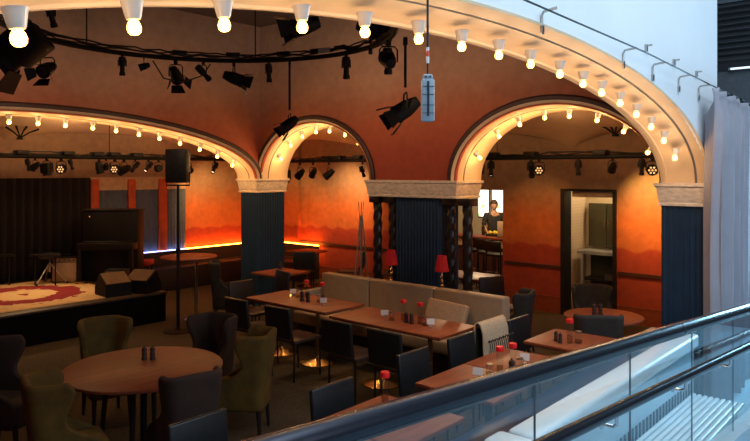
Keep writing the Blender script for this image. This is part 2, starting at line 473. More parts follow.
# arch linings: cream cove, dark groove, soffit
def lining(k, axis, arch, t_in, t_out):
    """t_in: wall face seen from the drum, t_out: the far face."""
    d = 1 if t_out > t_in else -1
    w = abs(t_out-t_in)
    mb = MB()
    sweep(mb, axis, arch, [(t_in-d*.03, .075), (t_in-d*.035, .05), (t_in-d*.015, .03), (t_in+d*.05, .0), (t_in+d*.1, -.022), (t_in+d*.15, -.03),
                           (t_in+d*(w-.02), -.03), (t_in+d*(w+.02), -.03), (t_in+d*(w+.02), .04), (t_in+d*(w*.5), .05)])
    struct(mb.build('trim_%d' % k, M['cream'], ang=30))
    mb = MB(); sweep(mb, axis, arch, [(t_in+d*.15, -.034), (t_in+d*.17, -.034), (t_in+d*.17, -.02), (t_in+d*.15, -.02)])
    struct(mb.build('trim_%d' % (k+1), M['groove_brown'], smooth=False))
    mb = MB(); sweep(mb, axis, arch, [(t_in-d*.04, .055), (t_in-d*.045, .1), (t_in-d*.03, .125), (t_in+d*.05, .125), (t_in+d*.05, .055)])
    struct(mb.build('trim_%d' % (k+2), M['archivolt'], smooth=False))
CLAMP.update({A_RIGHT: (-99, -2.47), A_SMALL: (-9.415, 99), A_LEFT: (-99, 7.695)})
lining(1, 'y', A_LEFT, -9.42, -9.9)
lining(4, 'x', A_SMALL, 7.7, 8.3)
lining(7, 'x', A_RIGHT, 7.7, 8.3)
# large atrium arch: splayed outer reveal, blue-grey groove, broad soffit with a bead
fl = lambda a: .062*(a+2.48)/.48         # the whole soffit flares a little toward the atrium
mb = MB(); sweep(mb, 'y', A_BIG, [(-1.985, .08), (-1.985, fl(-2.0)), (-2.06, fl(-2.06)-.004), (-2.1, fl(-2.1)-.006), (-2.1, .08)])
struct(mb.build('trim_10', M['cream'], ang=30))
mb = MB(); sweep(mb, 'y', A_BIG, [(-2.1, fl(-2.1)+.004), (-2.125, fl(-2.12)+.004), (-2.125, .08), (-2.1, .08)])
struct(mb.build('trim_11', M['groove'], smooth=False))
mb = MB(); sweep(mb, 'y', A_BIG, [(-2.125, fl(-2.12)-.006), (-2.4, fl(-2.4)-.006), (-2.405, -.01), (-2.43, -.012), (-2.485, .0), (-2.485, .08), (-2.125, .08)])
struct(mb.build('trim_12', M['cream'], ang=30))

# ---- pillars: fluted navy shafts with marble capitals
def flute_rect(mb, x0, x1, y0, y1, z0, z1, pitch=.058, r=.016):
    cor = [(x0, y0), (x1, y0), (x1, y1), (x0, y1)]; poly = []
    for i in range(4):
        (ax, ay), (bx, by) = cor[i], cor[(i+1) % 4]
        L = math.hypot(bx-ax, by-ay); n = max(1, round(L/pitch)); ux, uy = (bx-ax)/L, (by-ay)/L; nx, ny = uy, -ux
        for k in range(n):
            for q, o in ((.0, 0), (.2, 0), (.32, .75), (.5, 1), (.68, .75), (.8, 0)):
                d = (k+q)*L/n; poly.append((ax+ux*d+nx*r*o, ay+uy*d+ny*r*o))
    mb.prism(poly, z0, z1)
def capital(mb, x0, x1, y0, y1, z=2.03):
    pr = [(.0, 0), (.035, 0), (.035, .022), (.02, .034), (.028, .06), (.05, .2), (.07, .215), (.07, .25), (.0, .25)]
    vs = []; fs = []
    for o, dz in pr:
        vs += [(x0-o, y0-o, z+dz), (x1+o, y0-o, z+dz), (x1+o, y1+o, z+dz), (x0-o, y1+o, z+dz)]
    for k in range(len(pr)-1):
        for i in range(4):
            j = (i+1) % 4; fs.append((k*4+i, k*4+j, k*4+4+j, k*4+4+i))
    fs.append((0, 3, 2, 1)); e = (len(pr)-1)*4; fs.append((e, e+1, e+2, e+3))
    mb.add(vs, fs)
p = thing('fluted_pillar', 'navy fluted pillar under a beige capital, between the left arch and the small arch', 'pillar', (-9.65, 7.95, 0))
mb = MB(T(9.65, -7.95, 0)); flute_rect(mb, -9.88, -9.43, 7.63, 8.28, 0, 2.04); mb.build('shaft', M['navy'], p, smooth=False)
mb = MB(T(9.65, -7.95, 0)); capital(mb, -9.88, -9.43, 7.63, 8.28); mb.build('capital', M['marble'], p, smooth=False)
p = thing('fluted_pillar', 'navy fluted pillar beside the lilac grey curtain, at the right foot of the large arch', 'pillar', (-2.23, 8.0, 0))
mb = MB(T(2.23, -8.0, 0)); flute_rect(mb, -2.45, -2.02, 7.68, 8.09, 0, 2.04); mb.build('shaft', M['navy'], p, smooth=False)
mb = MB(T(2.23, -8.0, 0)); capital(mb, -2.45, -2.02, 7.68, 8.08); mb.build('capital', M['marble'], p, smooth=False)
p = thing('fluted_pillar', 'wide navy fluted pillar framed by twisted black columns behind the long bench', 'pillar', (-6.0, 8.0, 0))
mb = MB(T(6.0, -8.0, 0)); flute_rect(mb, -6.34, -5.54, 7.78, 8.26, 0, 2.04); mb.build('shaft', M['navy'], p, smooth=False)
mb = MB(T(6.0, -8.0, 0)); capital(mb, -6.80, -5.23, 7.72, 8.28); mb.build('capital', M['marble'], p, smooth=False)
def twisted(mb, x, y, z0, z1, r=.066, lobes=3, turns=3):
    n = 16; k = 90; vs = []; fs = []
    for i in range(k+1):
        z = z0+(z1-z0)*i/k; ph = 2*PI*turns*i/k
        for j in range(n):
            a = 2*PI*j/n; rr = r*(1+.13*math.cos(lobes*a-ph*lobes))
            vs.append((x+rr*math.cos(a), y+rr*math.sin(a), z))
    for i in range(k):
        for j in range(n):
            j2 = (j+1) % n; fs.append((i*n+j, i*n+j2, (i+1)*n+j2, (i+1)*n+j))
    fs += [tuple(range(n))[::-1], tuple(k*n+j for j in range(n))]
    mb.add(vs, fs)
tw = [(-6.76, 'twisted black column at the left end of the wide capital'), (-6.45, 'twisted black column just left of the wide navy pillar, behind the smaller red lamp'),
      (-5.39, 'twisted black column just right of the wide navy pillar'), (-5.11, 'twisted black column under the right end of the wide capital, next to the bar view')]
t0 = None
for x, lb in tw:
    if t0 is None:
        t0 = t = thing('twisted_column', lb, 'column', (x, 7.85, 0), group='twisted columns of the middle pier')
        mb = MB(); twisted(mb, 0, 0, .12, 1.93); mb.build('shaft', M['ebony'], t)
        mb = MB(); mb.rbox(-.1, .1, -.1, .1, 0, .12, .01); mb.build('base', M['ebony'], t)
        mb = MB(); mb.rbox(-.1, .1, -.1, .1, 1.93, 2.03, .01); mb.build('cap_block', M['ebony'], t)
    else: dup(t0, lb, (x, 7.85, 0))

# ---- rear wall trims, bar room and service room
mb = MB()
for a, b_ in ((-12.6, -7.5), (-6.1, -5.02), (-4.06, -2.46)): mb.box(a, b_, 10.57, 10.6, .755, .81)
struct(mb.build('trim_13', M['dado'], smooth=False))
mb = MB()
for a, b_ in ((-12.6, -7.5), (-6.1, -5.02), (-4.06, -2.46)): mb.box(a, b_, 10.575, 10.6, 0, .26); mb.box(a, b_, 10.57, 10.6, .26, .28)
struct(mb.build('baseboard_rear', M['skirting'], smooth=False))
mb = MB()
mb.box(-5.02, -4.95, 10.55, 10.82, 0, 2.12); mb.box(-4.13, -4.08, 10.55, 10.82, 0, 2.12); mb.box(-4.95, -4.13, 10.55, 10.82, 2.08, 2.12)
d = struct(mb.build('door_1', M['gunmetal'], smooth=False))
mb = MB(); mb.box(-4.86, -4.13, 10.66, 10.72, 1.98, 2.08); mb.build('transom', M['beigepanel'], d, smooth=False)
# service room seen through the doorway
mb = MB(); mb.box(-5.15, -4.98, 10.8, 12.1, 0, 2.7); struct(mb.build('wall_service', M['whitetile'], smooth=False))
mb = MB(); mb.box(-4.98, -3.0, 11.5, 11.6, 0, 2.7); mb.box(-3.1, -3.0, 10.8, 11.5, 0, 2.7); struct(mb.build('wall_service_back', M['plain'], smooth=False))
mb = MB(); mb.box(-5.15, -3.0, 10.8, 11.6, 2.7, 2.8); struct(mb.build('ceiling_service', M['plain'], smooth=False))
t = thing('cabinet', 'dark green wall cabinet with two doors seen through the right doorway', 'cabinet', (-4.55, 11.4, 1.1))
mb = MB(); mb.box(-.33, .33, -.02, .1, .0, .75); mb.build('carcass', M['board'], t, smooth=False)
for s in (-1, 1):
    mb = MB(); mb.rbox(min(0, s*.32)+.006, max(0, s*.32)-.006, -.045, -.02, .01, .74, .006); dd = mb.build('door', M['board'], t)
    mb = MB(); mb.tube([(s*.03, -.05, .25), (s*.03, -.065, .3), (s*.03, -.065, .42), (s*.03, -.05, .47)], .006); mb.build('handle', M['brass'], dd)
t = thing('service_counter', 'pale-edged service counter with a dark shelf inside the right doorway', 'counter', (-4.4, 11.2, 0))
mb = MB(); mb.box(-.5, .75, -.25, .28, 1.0, 1.05); mb.build('worktop', M['alu'], t, smooth=False)
mb = MB(); mb.box(-.46, .7, -.18, .28, .55, .58); mb.build('shelf', M['gunmetal'], t, smooth=False)
mb = MB(); mb.box(-.46, .7, .22, .28, .0, 1.0); mb.build('back_panel', M['board'], t, smooth=False)
for x in (-.42, .65):
    mb = MB(); mb.box(x-.025, x+.025, -.24, -.19, 0, 1.0); mb.build('leg', M['alu'], t, smooth=False)
tag(MB().box(-4.45, -4.15, 11.02, 11.3, .58, .68).build('tray', M['steel'], smooth=False), 'grey tray on the shelf of the service counter', 'tray')
t = thing('tube_light', 'lit tube lamp high in the service room doorway', 'lamp', (-4.2, 11.3, 2.0))
mb = MB(); mb.box(-.2, .35, -.03, .03, .06, .1); mb.build('housing', M['gunmetal'], t, smooth=False)
mb = MB(); mb.tube([(-.2, 0, .03), (.35, 0, .03)], .022); mb.build('tube', emis('warm_tube', (1, .75, .4), 7.), t)
# bar room
mb = MB(); mb.box(-10.5, -5.15, 14.6, 14.7, 0, 2.8); struct(mb.build('wall_bar_back', M['plain'], smooth=False))
mb = MB(); mb.box(-10.5, -10.4, 10.8, 14.6, 0, 2.8); mb.box(-5.15, -5.05, 11.6, 14.6, 0, 2.8); struct(mb.build('wall_bar_side', M['plain'], smooth=False))
mb = MB(); mb.box(-10.5, -5.05, 10.8, 14.7, 2.8, 2.9); struct(mb.build('ceiling_bar', M['ceil'], smooth=False))
# far wall of the stage side: pilasters, blue corrugated panels, beige band, banquette
def corrug(mb, y0, y1, z0, z1, x):
    n = int((y1-y0)/.012); vs = []; fs = []
    for i in range(n+1):
        y = y0+(y1-y0)*i/n; o = .012*(.5+.5*math.cos(2*PI*(y-y0)/.07))
        vs += [(x+o, y, z0), (x+o, y, z1)]
    for i in range(n): fs.append((2*i, 2*i+2, 2*i+3, 2*i+1))
    mb.add(vs, fs)
for k, (a, b_) in enumerate(((6.28, 6.87), (7.04, 7.56), (7.75, 8.22))):
    mb = MB(); corrug(mb, a, b_, .74, 2.04, -12.58); struct(mb.build('trim_%d' % (20+k), M['bluepanel']))
for k, (a, b_) in enumerate(((6.1, 6.27), (6.87, 7.04), (7.56, 7.75))):
    mb = MB(); mb.rbox(-12.6, -12.52, a, b_, .7, 2.26, .03); struct(mb.build('trim_%d' % (30+k), M['pilaster']))
mb = MB(); mb.box(-12.6, -12.57, 6.1, 8.22, 2.04, 2.3); struct(mb.build('trim_40', M['beigepanel'], smooth=False))
t = thing('banquette', 'dark banquette with a light strip along its top, under the blue panels', 'bench', (-12.3, 8.0, 0))
mb = MB(); mb.rbox(-.28, -.18, -1.95, 1.85, 0, .74, .02); mb.build('backrest', M['banquette'], t)
mb = MB(); mb.rbox(-.18, .35, -1.95, 1.85, .0, .46, .03); mb.build('seat', M['banquette'], t)
mb = MB(); mb.box(-.26, -.2, -1.9, .2, .735, .75); mb.build('light_strip', M['led_blue'], t, smooth=False)
mb = MB(); mb.box(-.26, -.2, .22, 1.82, .735, .75); mb.build('light_strip', M['led_orange'], t, smooth=False)
t = thing('banquette', 'dark banquette with a glowing orange strip against the rear wall, left of the small arch', 'bench', (-11.2, 10.26, 0))
mb = MB(); mb.rbox(-1.0, .45, .12, .22, 0, .74, .02); mb.build('backrest', M['banquette'], t)
mb = MB(); mb.rbox(-.6, .45, -.35, .12, .0, .46, .03); mb.build('seat', M['banquette'], t)
mb = MB(); mb.box(-1.0, .4, .2, .25, .735, .75); mb.build('light_strip', M['led_orange'], t, smooth=False)
mb = MB(); mb.box(-12.6, -11.5, 10.5, 10.6, 0, 3.2); struct(mb.build('trim_41', M['paint_low'], smooth=False))
# little iron sprigs where the vaults spring
t = None
for (x, y, z, rz, lb) in ((-12.2, 4.68, 2.99, PI/2, 'iron sprig of four prongs at the vault springing above the stage'), (-3.95, 10.2, 2.98, 0, 'iron sprig on the vault above the right doorway')):
    if t is None:
        t = thing('iron_sprig', lb, 'ornament', (x, y, z), rz)
        mb = MB(); mb.lathe([(.05, -.03), (.05, 0), (.02, .02)], 12); mb.build('boss', M['black'], t)
        for k, (px, pz) in enumerate(((-.26, .17), (-.1, .2), (.08, .2), (.28, .16))):
            mb = MB(); mb.tube([(0, -.02, 0), (px*.5, -.05, pz*.6), (px, -.1, pz)], [.012, .014, .02], 6); mb.build('prong', M['black'], t)
    else: dup(t, lb, (x, y, z), rz)

# ---- the atrium side: floor, ramp, fascia, louvred facade
mb = MB(); mb.box(-2.0, 5.0, -4, 14.0, -.1, 0); struct(mb.build('floor_atrium', M['terrace'], smooth=False))
K = -.0853
mb = MB()
def ramp_z(b): return 1.10+K*b
vs = [(x, y, ramp_z(y)-dz) for dz in (.25, 0) for y in (-2.5, 10.5) for x in (-1.06, 1.4)]
mb.add(vs, [(0, 2, 3, 1), (4, 5, 7, 6), (0, 1, 5, 4), (2, 6, 7, 3), (0, 4, 6, 2), (1, 3, 7, 5)])
struct(mb.build('floor_ramp', M['ramp'], smooth=False))
mb = MB(); mb.box(-2.8, 5, 10.8, 11.0, 0, 6.5); mb.box(-2.3, -2.2, 8.13, 10.8, 0, 3.4); mb.box(-2.8, -2.24, 8.13, 8.3, 3.6, 6.5); struct(mb.build('wall_facade', M['facade'], smooth=False))
mb = MB(); mb.box(-2.7, 5, 10.62, 10.8, 3.25, 3.85); struct(mb.build('trim_50', M['facade_grey'], smooth=False))
t = thing('tube_light', 'pale strip lamp on the slate fascia under the dark louvres', 'lamp', (-2.3, 10.58, 3.86))
mb = MB(); mb.rbox(-.15, .75, -.02, .04, 0, .035, .008); mb.build('housing', M['alu'], t)
mb = MB(); mb.box(-.12, .5, -.03, -.02, .004, .03); mb.build('tube', emis('cool_tube', (.75, .9, 1), 1.1), t, smooth=False)
t = thing('louvre_blind', 'dark horizontal louvre blind at the upper right corner', 'blind', (-2.65, 10.6, 3.95))
for k in range(24):
    mb = MB(T(0, 0, .05+k*.085) @ R(-.5, 'X')); mb.box(0, 3.2, -.035, .035, -.004, .004); mb.build('slat', M['louvre'], t, smooth=False)
mb = MB(); mb.box(.02, .06, -.05, -.04, 0, 2.2); mb.box(1.2, 1.24, -.05, -.04, 0, 2.2); mb.build('ladder_tape', M['facade_grey'], t, smooth=False)
mb = MB(); mb.box(0, 3.2, -.06, -.03, .88, .93); mb.build('crossbar', M['facade_grey'], t, smooth=False)

# ------------------------------------------------------------------ bulbs along the arches
ORD = ['first', 'second', 'third', 'fourth', 'fifth', 'sixth', 'seventh', 'eighth', 'ninth', 'tenth', 'eleventh', 'twelfth', 'thirteenth', 'fourteenth', 'fifteenth', 'sixteenth', 'seventeenth']
def bulb_proto(k=1.):
    t = bpy.data.objects.new('light_bulb', None); COL.objects.link(t); t.empty_display_size = .1
    mb = MB(); mb.lathe([(.05*k, 0), (.05*k, -.008*k), (.046*k, -.014*k), (.034*k, -.07*k), (.029*k, -.08*k), (.0, -.08*k)], 18); mb.build('socket', M['porcelain'], t)
    mb = MB(); mb.lathe([(.017*k, -.077*k), (.018*k, -.084*k), (.026*k, -.097*k), (.031*k, -.114*k), (.0285*k, -.132*k), (.018*k, -.144*k), (.0005, -.148*k)], 16); mb.build('bulb', M['bulb'], t)
    return t
protos = {}; GLOW = []
def bulbs(axis, arch, t, ss, where, group, k, inset, lean=.55):
    for i, s in enumerate(ss):
        best = min(ell(*arch, 400), key=lambda q: abs(q[0]-q[2]*lean*.12*k-s))
        bs, bz, ns, nz = best
        dz = Vector(pos(axis, ns*lean, 0, nz*lean+(1-lean))).normalized()
        rot = Vector((0, 0, 1)).rotation_difference(dz).to_euler()
        loc = pos(axis, bs-ns*inset, t, bz-nz*inset)
        lb = 'lit bulb in a white holder, %s from the left on the %s' % (ORD[i], where)
        if k not in protos: o = protos[k] = bulb_proto(k); o['label'] = lb
        else: o = dup(protos[k], lb)
        o.location = loc; o.rotation_euler = rot; tag(o, lb, 'bulb', group)
        GLOW.append((Vector(loc)-dz*.2*k, axis == 'y' and t > -5))
bulbs('y', A_BIG, -2.22, [.852, 1.238, 1.64, 2.06, 2.475, 2.91, 3.344, 3.777, 4.206, 4.648, 5.07, 5.45, 5.85, 6.25, 6.64, 7.02, 7.38], 'large front arch', 'bulbs of the large front arch', .84, .02, .45)
bulbs('y', A_LEFT, -9.66, [3.58, 3.95, 4.33, 4.72, 5.1, 5.47, 5.84, 6.22, 6.59, 6.95, 7.28], 'left stage arch', 'bulbs of the left arch', .9, .03)
bulbs('x', A_SMALL, 7.98, [-9.2, -8.93, -8.62, -8.28, -7.94, -7.58, -7.27], 'small middle arch', 'bulbs of the small arch', .85, .03, .8)
bulbs('x', A_RIGHT, 7.98, [-5.02, -4.71, -4.38, -4.02, -3.67, -3.31, -2.97, -2.68], 'right arch', 'bulbs of the right arch', .85, .03, .8)

# ------------------------------------------------------------------ spotlights
def spot(loc, rz, tilt, label, kind='par', k=1., drop=0., barn=True, lit=False, group=None, up=False):
    t = thing('spotlight', label, 'spotlight', loc, rz, group); k *= .78
    sg = -1 if not up else 1
    mb = MB(); mb.rbox(-.03*k, .03*k, -.02*k, .02*k, -.05*k, .03*k, .006)
    if drop: mb.tube([(0, 0, -.02), (0, 0, -drop)], .016, 6)
    mb.build('clamp' if not drop else 'drop_pole', M['black'], t)
    z0 = -drop+sg*.04*k
    Y = T(0, 0, z0)
    mb = MB(Y); w = .105*k if kind != 'profile' else .085*k
    mb.tube([(-w, 0, sg*.2*k), (-w, 0, sg*.06*k), (-w*.7, 0, sg*.02*k), (w*.7, 0, sg*.02*k), (w, 0, sg*.06*k), (w, 0, sg*.2*k)], .009*k, 6)
    mb.build('yoke', M['black'], t)
    X = T(0, 0, z0+sg*.18*k) @ R(tilt, 'X')       # can axis runs along local -Z before the tilt
    mb = MB(X)
    if kind == 'par':
        mb.lathe([(.02*k, .16*k), (.055*k, .155*k), (.07*k, .1*k), (.088*k, .02*k), (.092*k, -.1*k), (.1*k, -.1*k), (.1*k, -.125*k), (.085*k, -.125*k), (.08*k, -.1*k), (.0, -.095*k)], 18)
    elif kind == 'profile':
        mb.lathe([(.02*k, .2*k), (.07*k, .19*k), (.078*k, .1*k), (.074*k, .02*k), (.052*k, .0), (.05*k, -.13*k), (.064*k, -.14*k), (.064*k, -.21*k), (.05*k, -.21*k), (.05*k, -.17*k), (.0, -.168*k)], 18)
        mb.rbox(-.095*k, .095*k, -.02*k, .02*k, .0, .03*k, .006)
    elif kind == 'led':
        mb.lathe([(.05*k, .09*k), (.085*k, .085*k), (.1*k, .05*k), (.1*k, -.05*k), (.09*k, -.05*k), (.088*k, -.03*k), (.0, -.03*k)], 20)
    else:
        mb.rbox(-.1*k, .1*k, -.1*k, .1*k, -.1*k, .12*k, .02*k)
        mb.lathe([(.085*k, -.1*k), (.095*k, -.15*k), (.085*k, -.15*k), (.08*k, -.105*k), (.0, -.104*k)], 18)
    can = mb.build('can', M['black'] if kind != 'profile' else M['gunmetal'], t)
    mb = MB(X)
    if kind == 'led':
        for i in range(7):
            a = i*PI/3; r = .055*k if i < 6 else 0
            mb.lathe([(.019*k, -.034*k), (.017*k, -.042*k), (.0005, -.045*k)], 8, T(r*math.cos(a), r*math.sin(a), 0))
        mb.build('led_dots', M['ledw'], can)
    else:
        zz, r = {'par': (-.1, .08), 'profile': (-.172, .05), 'box': (-.112, .08)}[kind]
        mb.lathe([(r*k, zz*k), (r*.6*k, (zz-.012)*k), (.0005, (zz-.018)*k)], 16); mb.build('lens', M['lens_lit'] if lit else M['lens'], can)
    if barn and kind in ('par', 'box'):
        f0 = {'par': -.125, 'box': -.15}[kind]*k
        for i in range(4):
            mb = MB(X @ R(i*PI/2, 'Z') @ T(0, .1*k, f0) @ R(.6 if i % 2 else .35, 'X'))
            w1 = .1*k if i % 2 == 0 else .08*k
            mb.add([(-w1*.8, 0, 0), (w1*.8, 0, 0), (w1*1.15, 0, -.14*k), (-w1*1.15, 0, -.14*k), (-w1*.8, .004, 0), (w1*.8, .004, 0), (w1*1.15, .004, -.14*k), (-w1*1.15, .004, -.14*k)],
                   [(0, 1, 2, 3), (7, 6, 5, 4), (0, 4, 5, 1), (1, 5, 6, 2), (2, 6, 7, 3), (3, 7, 4, 0)])
            mb.build('barn_door', M['gunmetal'], can, smooth=False)
    return t
def wig(p0, p1, n, amp, sag=0):
    p0, p1 = Vector(p0), Vector(p1)
    return [tuple(p0.lerp(p1, i/n)+Vector((random.uniform(-amp, amp), random.uniform(-amp, amp), random.uniform(-amp, amp)-sag*4*(i/n)*(1-i/n)))) for i in range(n+1)]
# suspended ring over the middle of the room
RC = Vector((-5.7, 3.95, 3.84)); RR = 1.92
def ringp(a, dz=0, r=RR): return (RC.x+r*math.cos(a), RC.y+r*math.sin(a), RC.z+dz)
def ringa(x, y): return math.atan2(y-RC.y, x-RC.x)
t = thing('lighting_ring', 'black suspended pipe ring carrying spotlights and cables, high in the middle of the room', 'lighting rig', tuple(RC))
I = T(*(-RC))
mb = MB(I); mb.tube([ringp(2*PI*i/72) for i in range(72)], .03, 10, closed=True); mb.build('pipe', M['black'], t)
for q in range(3):
    mb = MB(I); mb.tube([ringp(2*PI*i/120, .045+.018*q+random.uniform(-.012, .016), RR+random.uniform(-.014, .014)) for i in range(120)], .01, 5, closed=True); mb.build('cable', M['cable'], t)
for a in (.9, 2.2, 3.3, 4.5, 5.6):
    mb = MB(I); mb.tube([ringp(a, .04), ringp(a, 1.16)], .008, 6); mb.build('hanger', M['black'], t)
for a in (1.55, 1.75, 2.0, 2.35, 2.7):
    x, y, z = ringp(a, .07); mb = MB(I @ T(x, y, z) @ R(a, 'Z')); mb.rbox(-.03, .03, -.09, .09, -.02, .035, .008); mb.build('junction_box', M['gunmetal'], t)
mb = MB(I); a0 = 1.62; mb.add([ringp(a0, .03, RR-.05), ringp(a0+.09, .03, RR-.05), ringp(a0+.09, .09, RR-.05), ringp(a0, .09, RR-.05), ringp(a0, .03, RR-.07), ringp(a0+.09, .03, RR-.07), ringp(a0+.09, .09, RR-.07), ringp(a0, .09, RR-.07)], [(0, 1, 2, 3), (7, 6, 5, 4), (0, 4, 5, 1), (1, 5, 6, 2), (2, 6, 7, 3), (3, 7, 4, 0)]); mb.build('label_plate', M['alu'], t, smooth=False)
mb = MB(I); mb.tube([ringp(2.87, -.05), ringp(2.8, -.26), ringp(2.68, -.3), ringp(2.55, -.2), ringp(2.5, -.05)], .01, 5); mb.build('cable', M['cable'], t)
RG = 'spotlights on the suspended ring'
def onring(x, y): return ringp(ringa(x, y), -.03)
def hz(x, y):   # yaw that points local -y ... towards the ring centre
    return ringa(x, y)-PI/2
spot(onring(-7.08, 2.95), 2.2, .9, 'black spotlight with lit lens under the left end of the visible ring', 'par', 1.0, lit=True, group=RG, barn=False)
spot(onring(-7.2, 3.25), .6, -1.1, 'black spotlight turned down-right, with a thin arm, below the ring at far left', 'par', 1., drop=.12, group=RG)
spot(onring(-7.68, 4.1), 1.0, .15, 'small narrow spotlight hanging straight down, first clear one on the ring from left', 'profile', .72, group=RG)
spot(onring(-7.67, 4.38), 2.6, 1.2, 'small black spotlight turned sideways close under the ring pipe', 'par', .6, barn=False, group=RG)
spot(onring(-7.5, 4.75), .7, 1.0, 'round black spotlight with open barn doors, third along the ring from left', 'par', 1.05, group=RG)
spot(onring(-7.25, 5.0), .2, 1.0, 'slim black spotlight tilted to the lower left on the ring', 'profile', .8, group=RG)
spot(onring(-7.05, 5.33), -.5, 1.25, 'black spotlight with a bright glint inside its barn doors, at the middle of the ring', 'par', 1.15, group=RG, lit=True)
spot(onring(-6.68, 5.6), .2, .1, 'small narrow spotlight hanging straight down right of the glinting one', 'profile', .75, group=RG)
spot(onring(-6.42, 5.72), 2.6, .9, 'black spotlight at the lower end of a long drop pole under the ring', 'par', 1.0, drop=.62, group=RG)
spot(onring(-5.56, 5.8), .3, .05, 'narrow spotlight hanging straight down beside a thin cable, right part of the ring', 'profile', .85, group=RG)
spot(onring(-5.1, 5.7), 2.2, -1.2, 'large black spotlight standing up on the ring below the fifth front bulb', 'par', 1.35, group=RG, up=True)
spot(onring(-4.6, 5.6), .4, .1, 'narrow spotlight hanging at the right end of the visible ring', 'profile', .9, drop=.05, group=RG)
spot((-4.41, 5.57, 3.8), 2.4, 1.0, 'large black spotlight on a chain of arms, left of the grey control box', 'par', 1.35, drop=.5, group=RG)
spot(onring(-4.62, 5.52), .9, 2.0, 'black spotlight clustered on top of the ring at its right end', 'par', 1.2, group=RG, barn=False)
spot((-5.85, 2.28, 3.86), 2.3, .9, 'very large near spotlight with a grey barn door flap, at the far left', 'box', 1.75, drop=.1, group=RG)
spot((-6.9, 2.95, 4.2), .5, .4, 'small black spotlight above the left end of the ring', 'profile', .7, drop=.1)
spot((-4.72, 4.4, 5.0), 2.3, 1.3, 'black spotlight with wide barn doors behind the fourth front bulb', 'par', 1.25, drop=.98)

# lighting bars behind the arches
def bar(name_label, p0, p1, boxes):
    c = (Vector(p0)+Vector(p1))/2; I = T(*(-c))
    t = thing('lighting_bar', name_label, 'lighting rig', tuple(c))
    mb = MB(I); mb.tube([p0, p1], .035, 10); mb.build('pipe', M['black'], t)
    L = (Vector(p1)-Vector(p0)).length
    for q in range(2):
        w = wig(Vector(p0)+Vector((0, 0, .05)), Vector(p1)+Vector((0, 0, .05)), int(L*5), .03); mb = MB(I); mb.tube(w, .011, 5); mb.build('cable', M['cable'], t)
    for f in boxes:
        p = Vector(p0).lerp(Vector(p1), f); mb = MB(I @ T(*p)); mb.rbox(-.09, .09, -.09, .09, .02, .09, .01); mb.build('junction_box', M['gunmetal'], t)
    for f in (.06, .35, .65, .94):
        p = Vector(p0).lerp(Vector(p1), f); mb = MB(I); mb.tube([tuple(p), (p.x, p.y, 3.25)], .006, 5); mb.build('hanger', M['black'], t)
bar('long black lighting bar with cables above the stage behind the left arch', (-11, 1.0, 2.65), (-11, 8.2, 2.65), (.45, .55, .62, .66, .72, .83))
bar('long black lighting bar running behind the small arch and the right arch', (-10.9, 9.2, 2.62), (-2.5, 9.2, 2.62), (.2, .24, .3, .33, .64, .72, .85))
LG = 'spotlights on the bar over the stage'
z = 2.62
for y, rz, tl, lb, kd, k, lit in [(4.34, .8, .5, 'small spotlight over the stage, leftmost on the stage bar', 'profile', .6, 0), (4.45, 2.0, 1.0, 'black spotlight tilted right beside the leftmost one on the stage bar', 'par', .75, 0),
        (4.63, .5, .15, 'square black spotlight hanging over the left of the stage curtain', 'box', .95, 0), (4.86, PI+.65, 1.4, 'round lamp with a ring of glowing dots, left one on the stage bar', 'led', 1., 0),
        (5.02, .2, .4, 'small spotlight right of the left dotted lamp', 'profile', .55, 0), (5.5, .2, .3, 'cluster spotlight hanging low over the curtain edge', 'par', .9, 0), (5.62, 1.2, 1.1, 'stubby spotlight just left of the right dotted lamp', 'par', .7, 0),
        (5.78, PI+.65, 1.4, 'round lamp with a ring of glowing dots, right one on the stage bar', 'led', 1., 0), (5.95, 2.0, 1.2, 'round black spotlight under the right dotted lamp', 'par', 1.05, 0),
        (6.16, .4, -.9, 'slim spotlight tilted left above the first blue panel', 'profile', .75, 0), (6.42, .4, -.9, 'slim spotlight with a glinting lens above the second blue panel', 'profile', .75, 1), (6.62, 1.4, 1.5, 'round dark lamp on the stage bar left of the loudspeaker', 'led', .9, 0),
        (7.25, .3, .9, 'dark spotlight behind the foot of the left arch', 'par', .9, 0), (7.85, .5, -.8, 'spotlight with a glinting lens beside the navy pillar', 'profile', .8, 1)]:
    spot((-11, y, z), rz, tl, lb, kd, k, group=LG, barn=False, lit=bool(lit))
SG = 'spotlights on the bar behind the small arch'
for x, rz, tl, lb, kd, k, lit in [(-10.45, .3, .1, 'tall black box lamp hanging at the left edge of the small arch', 'box', 1.2, 0), (-10.0, 1.6, .9, 'small spotlight, second from left inside the small arch', 'par', 1., 0), (-9.62, 1.2, .8, 'small spotlight hanging on a wire, third inside the small arch', 'par', .9, 0),
        (-9.18, 2.0, .9, 'small round spotlight, fourth inside the small arch', 'par', 1., 0), (-8.3, .3, .7, 'spotlight with a glinting lens at the right edge of the small arch', 'profile', .7, 1)]:
    spot((x, 9.2, 2.59), rz, tl, lb, kd, k, group=SG, barn=False, lit=bool(lit), drop=.06)
HG = 'spotlights on the bar behind the right arch'
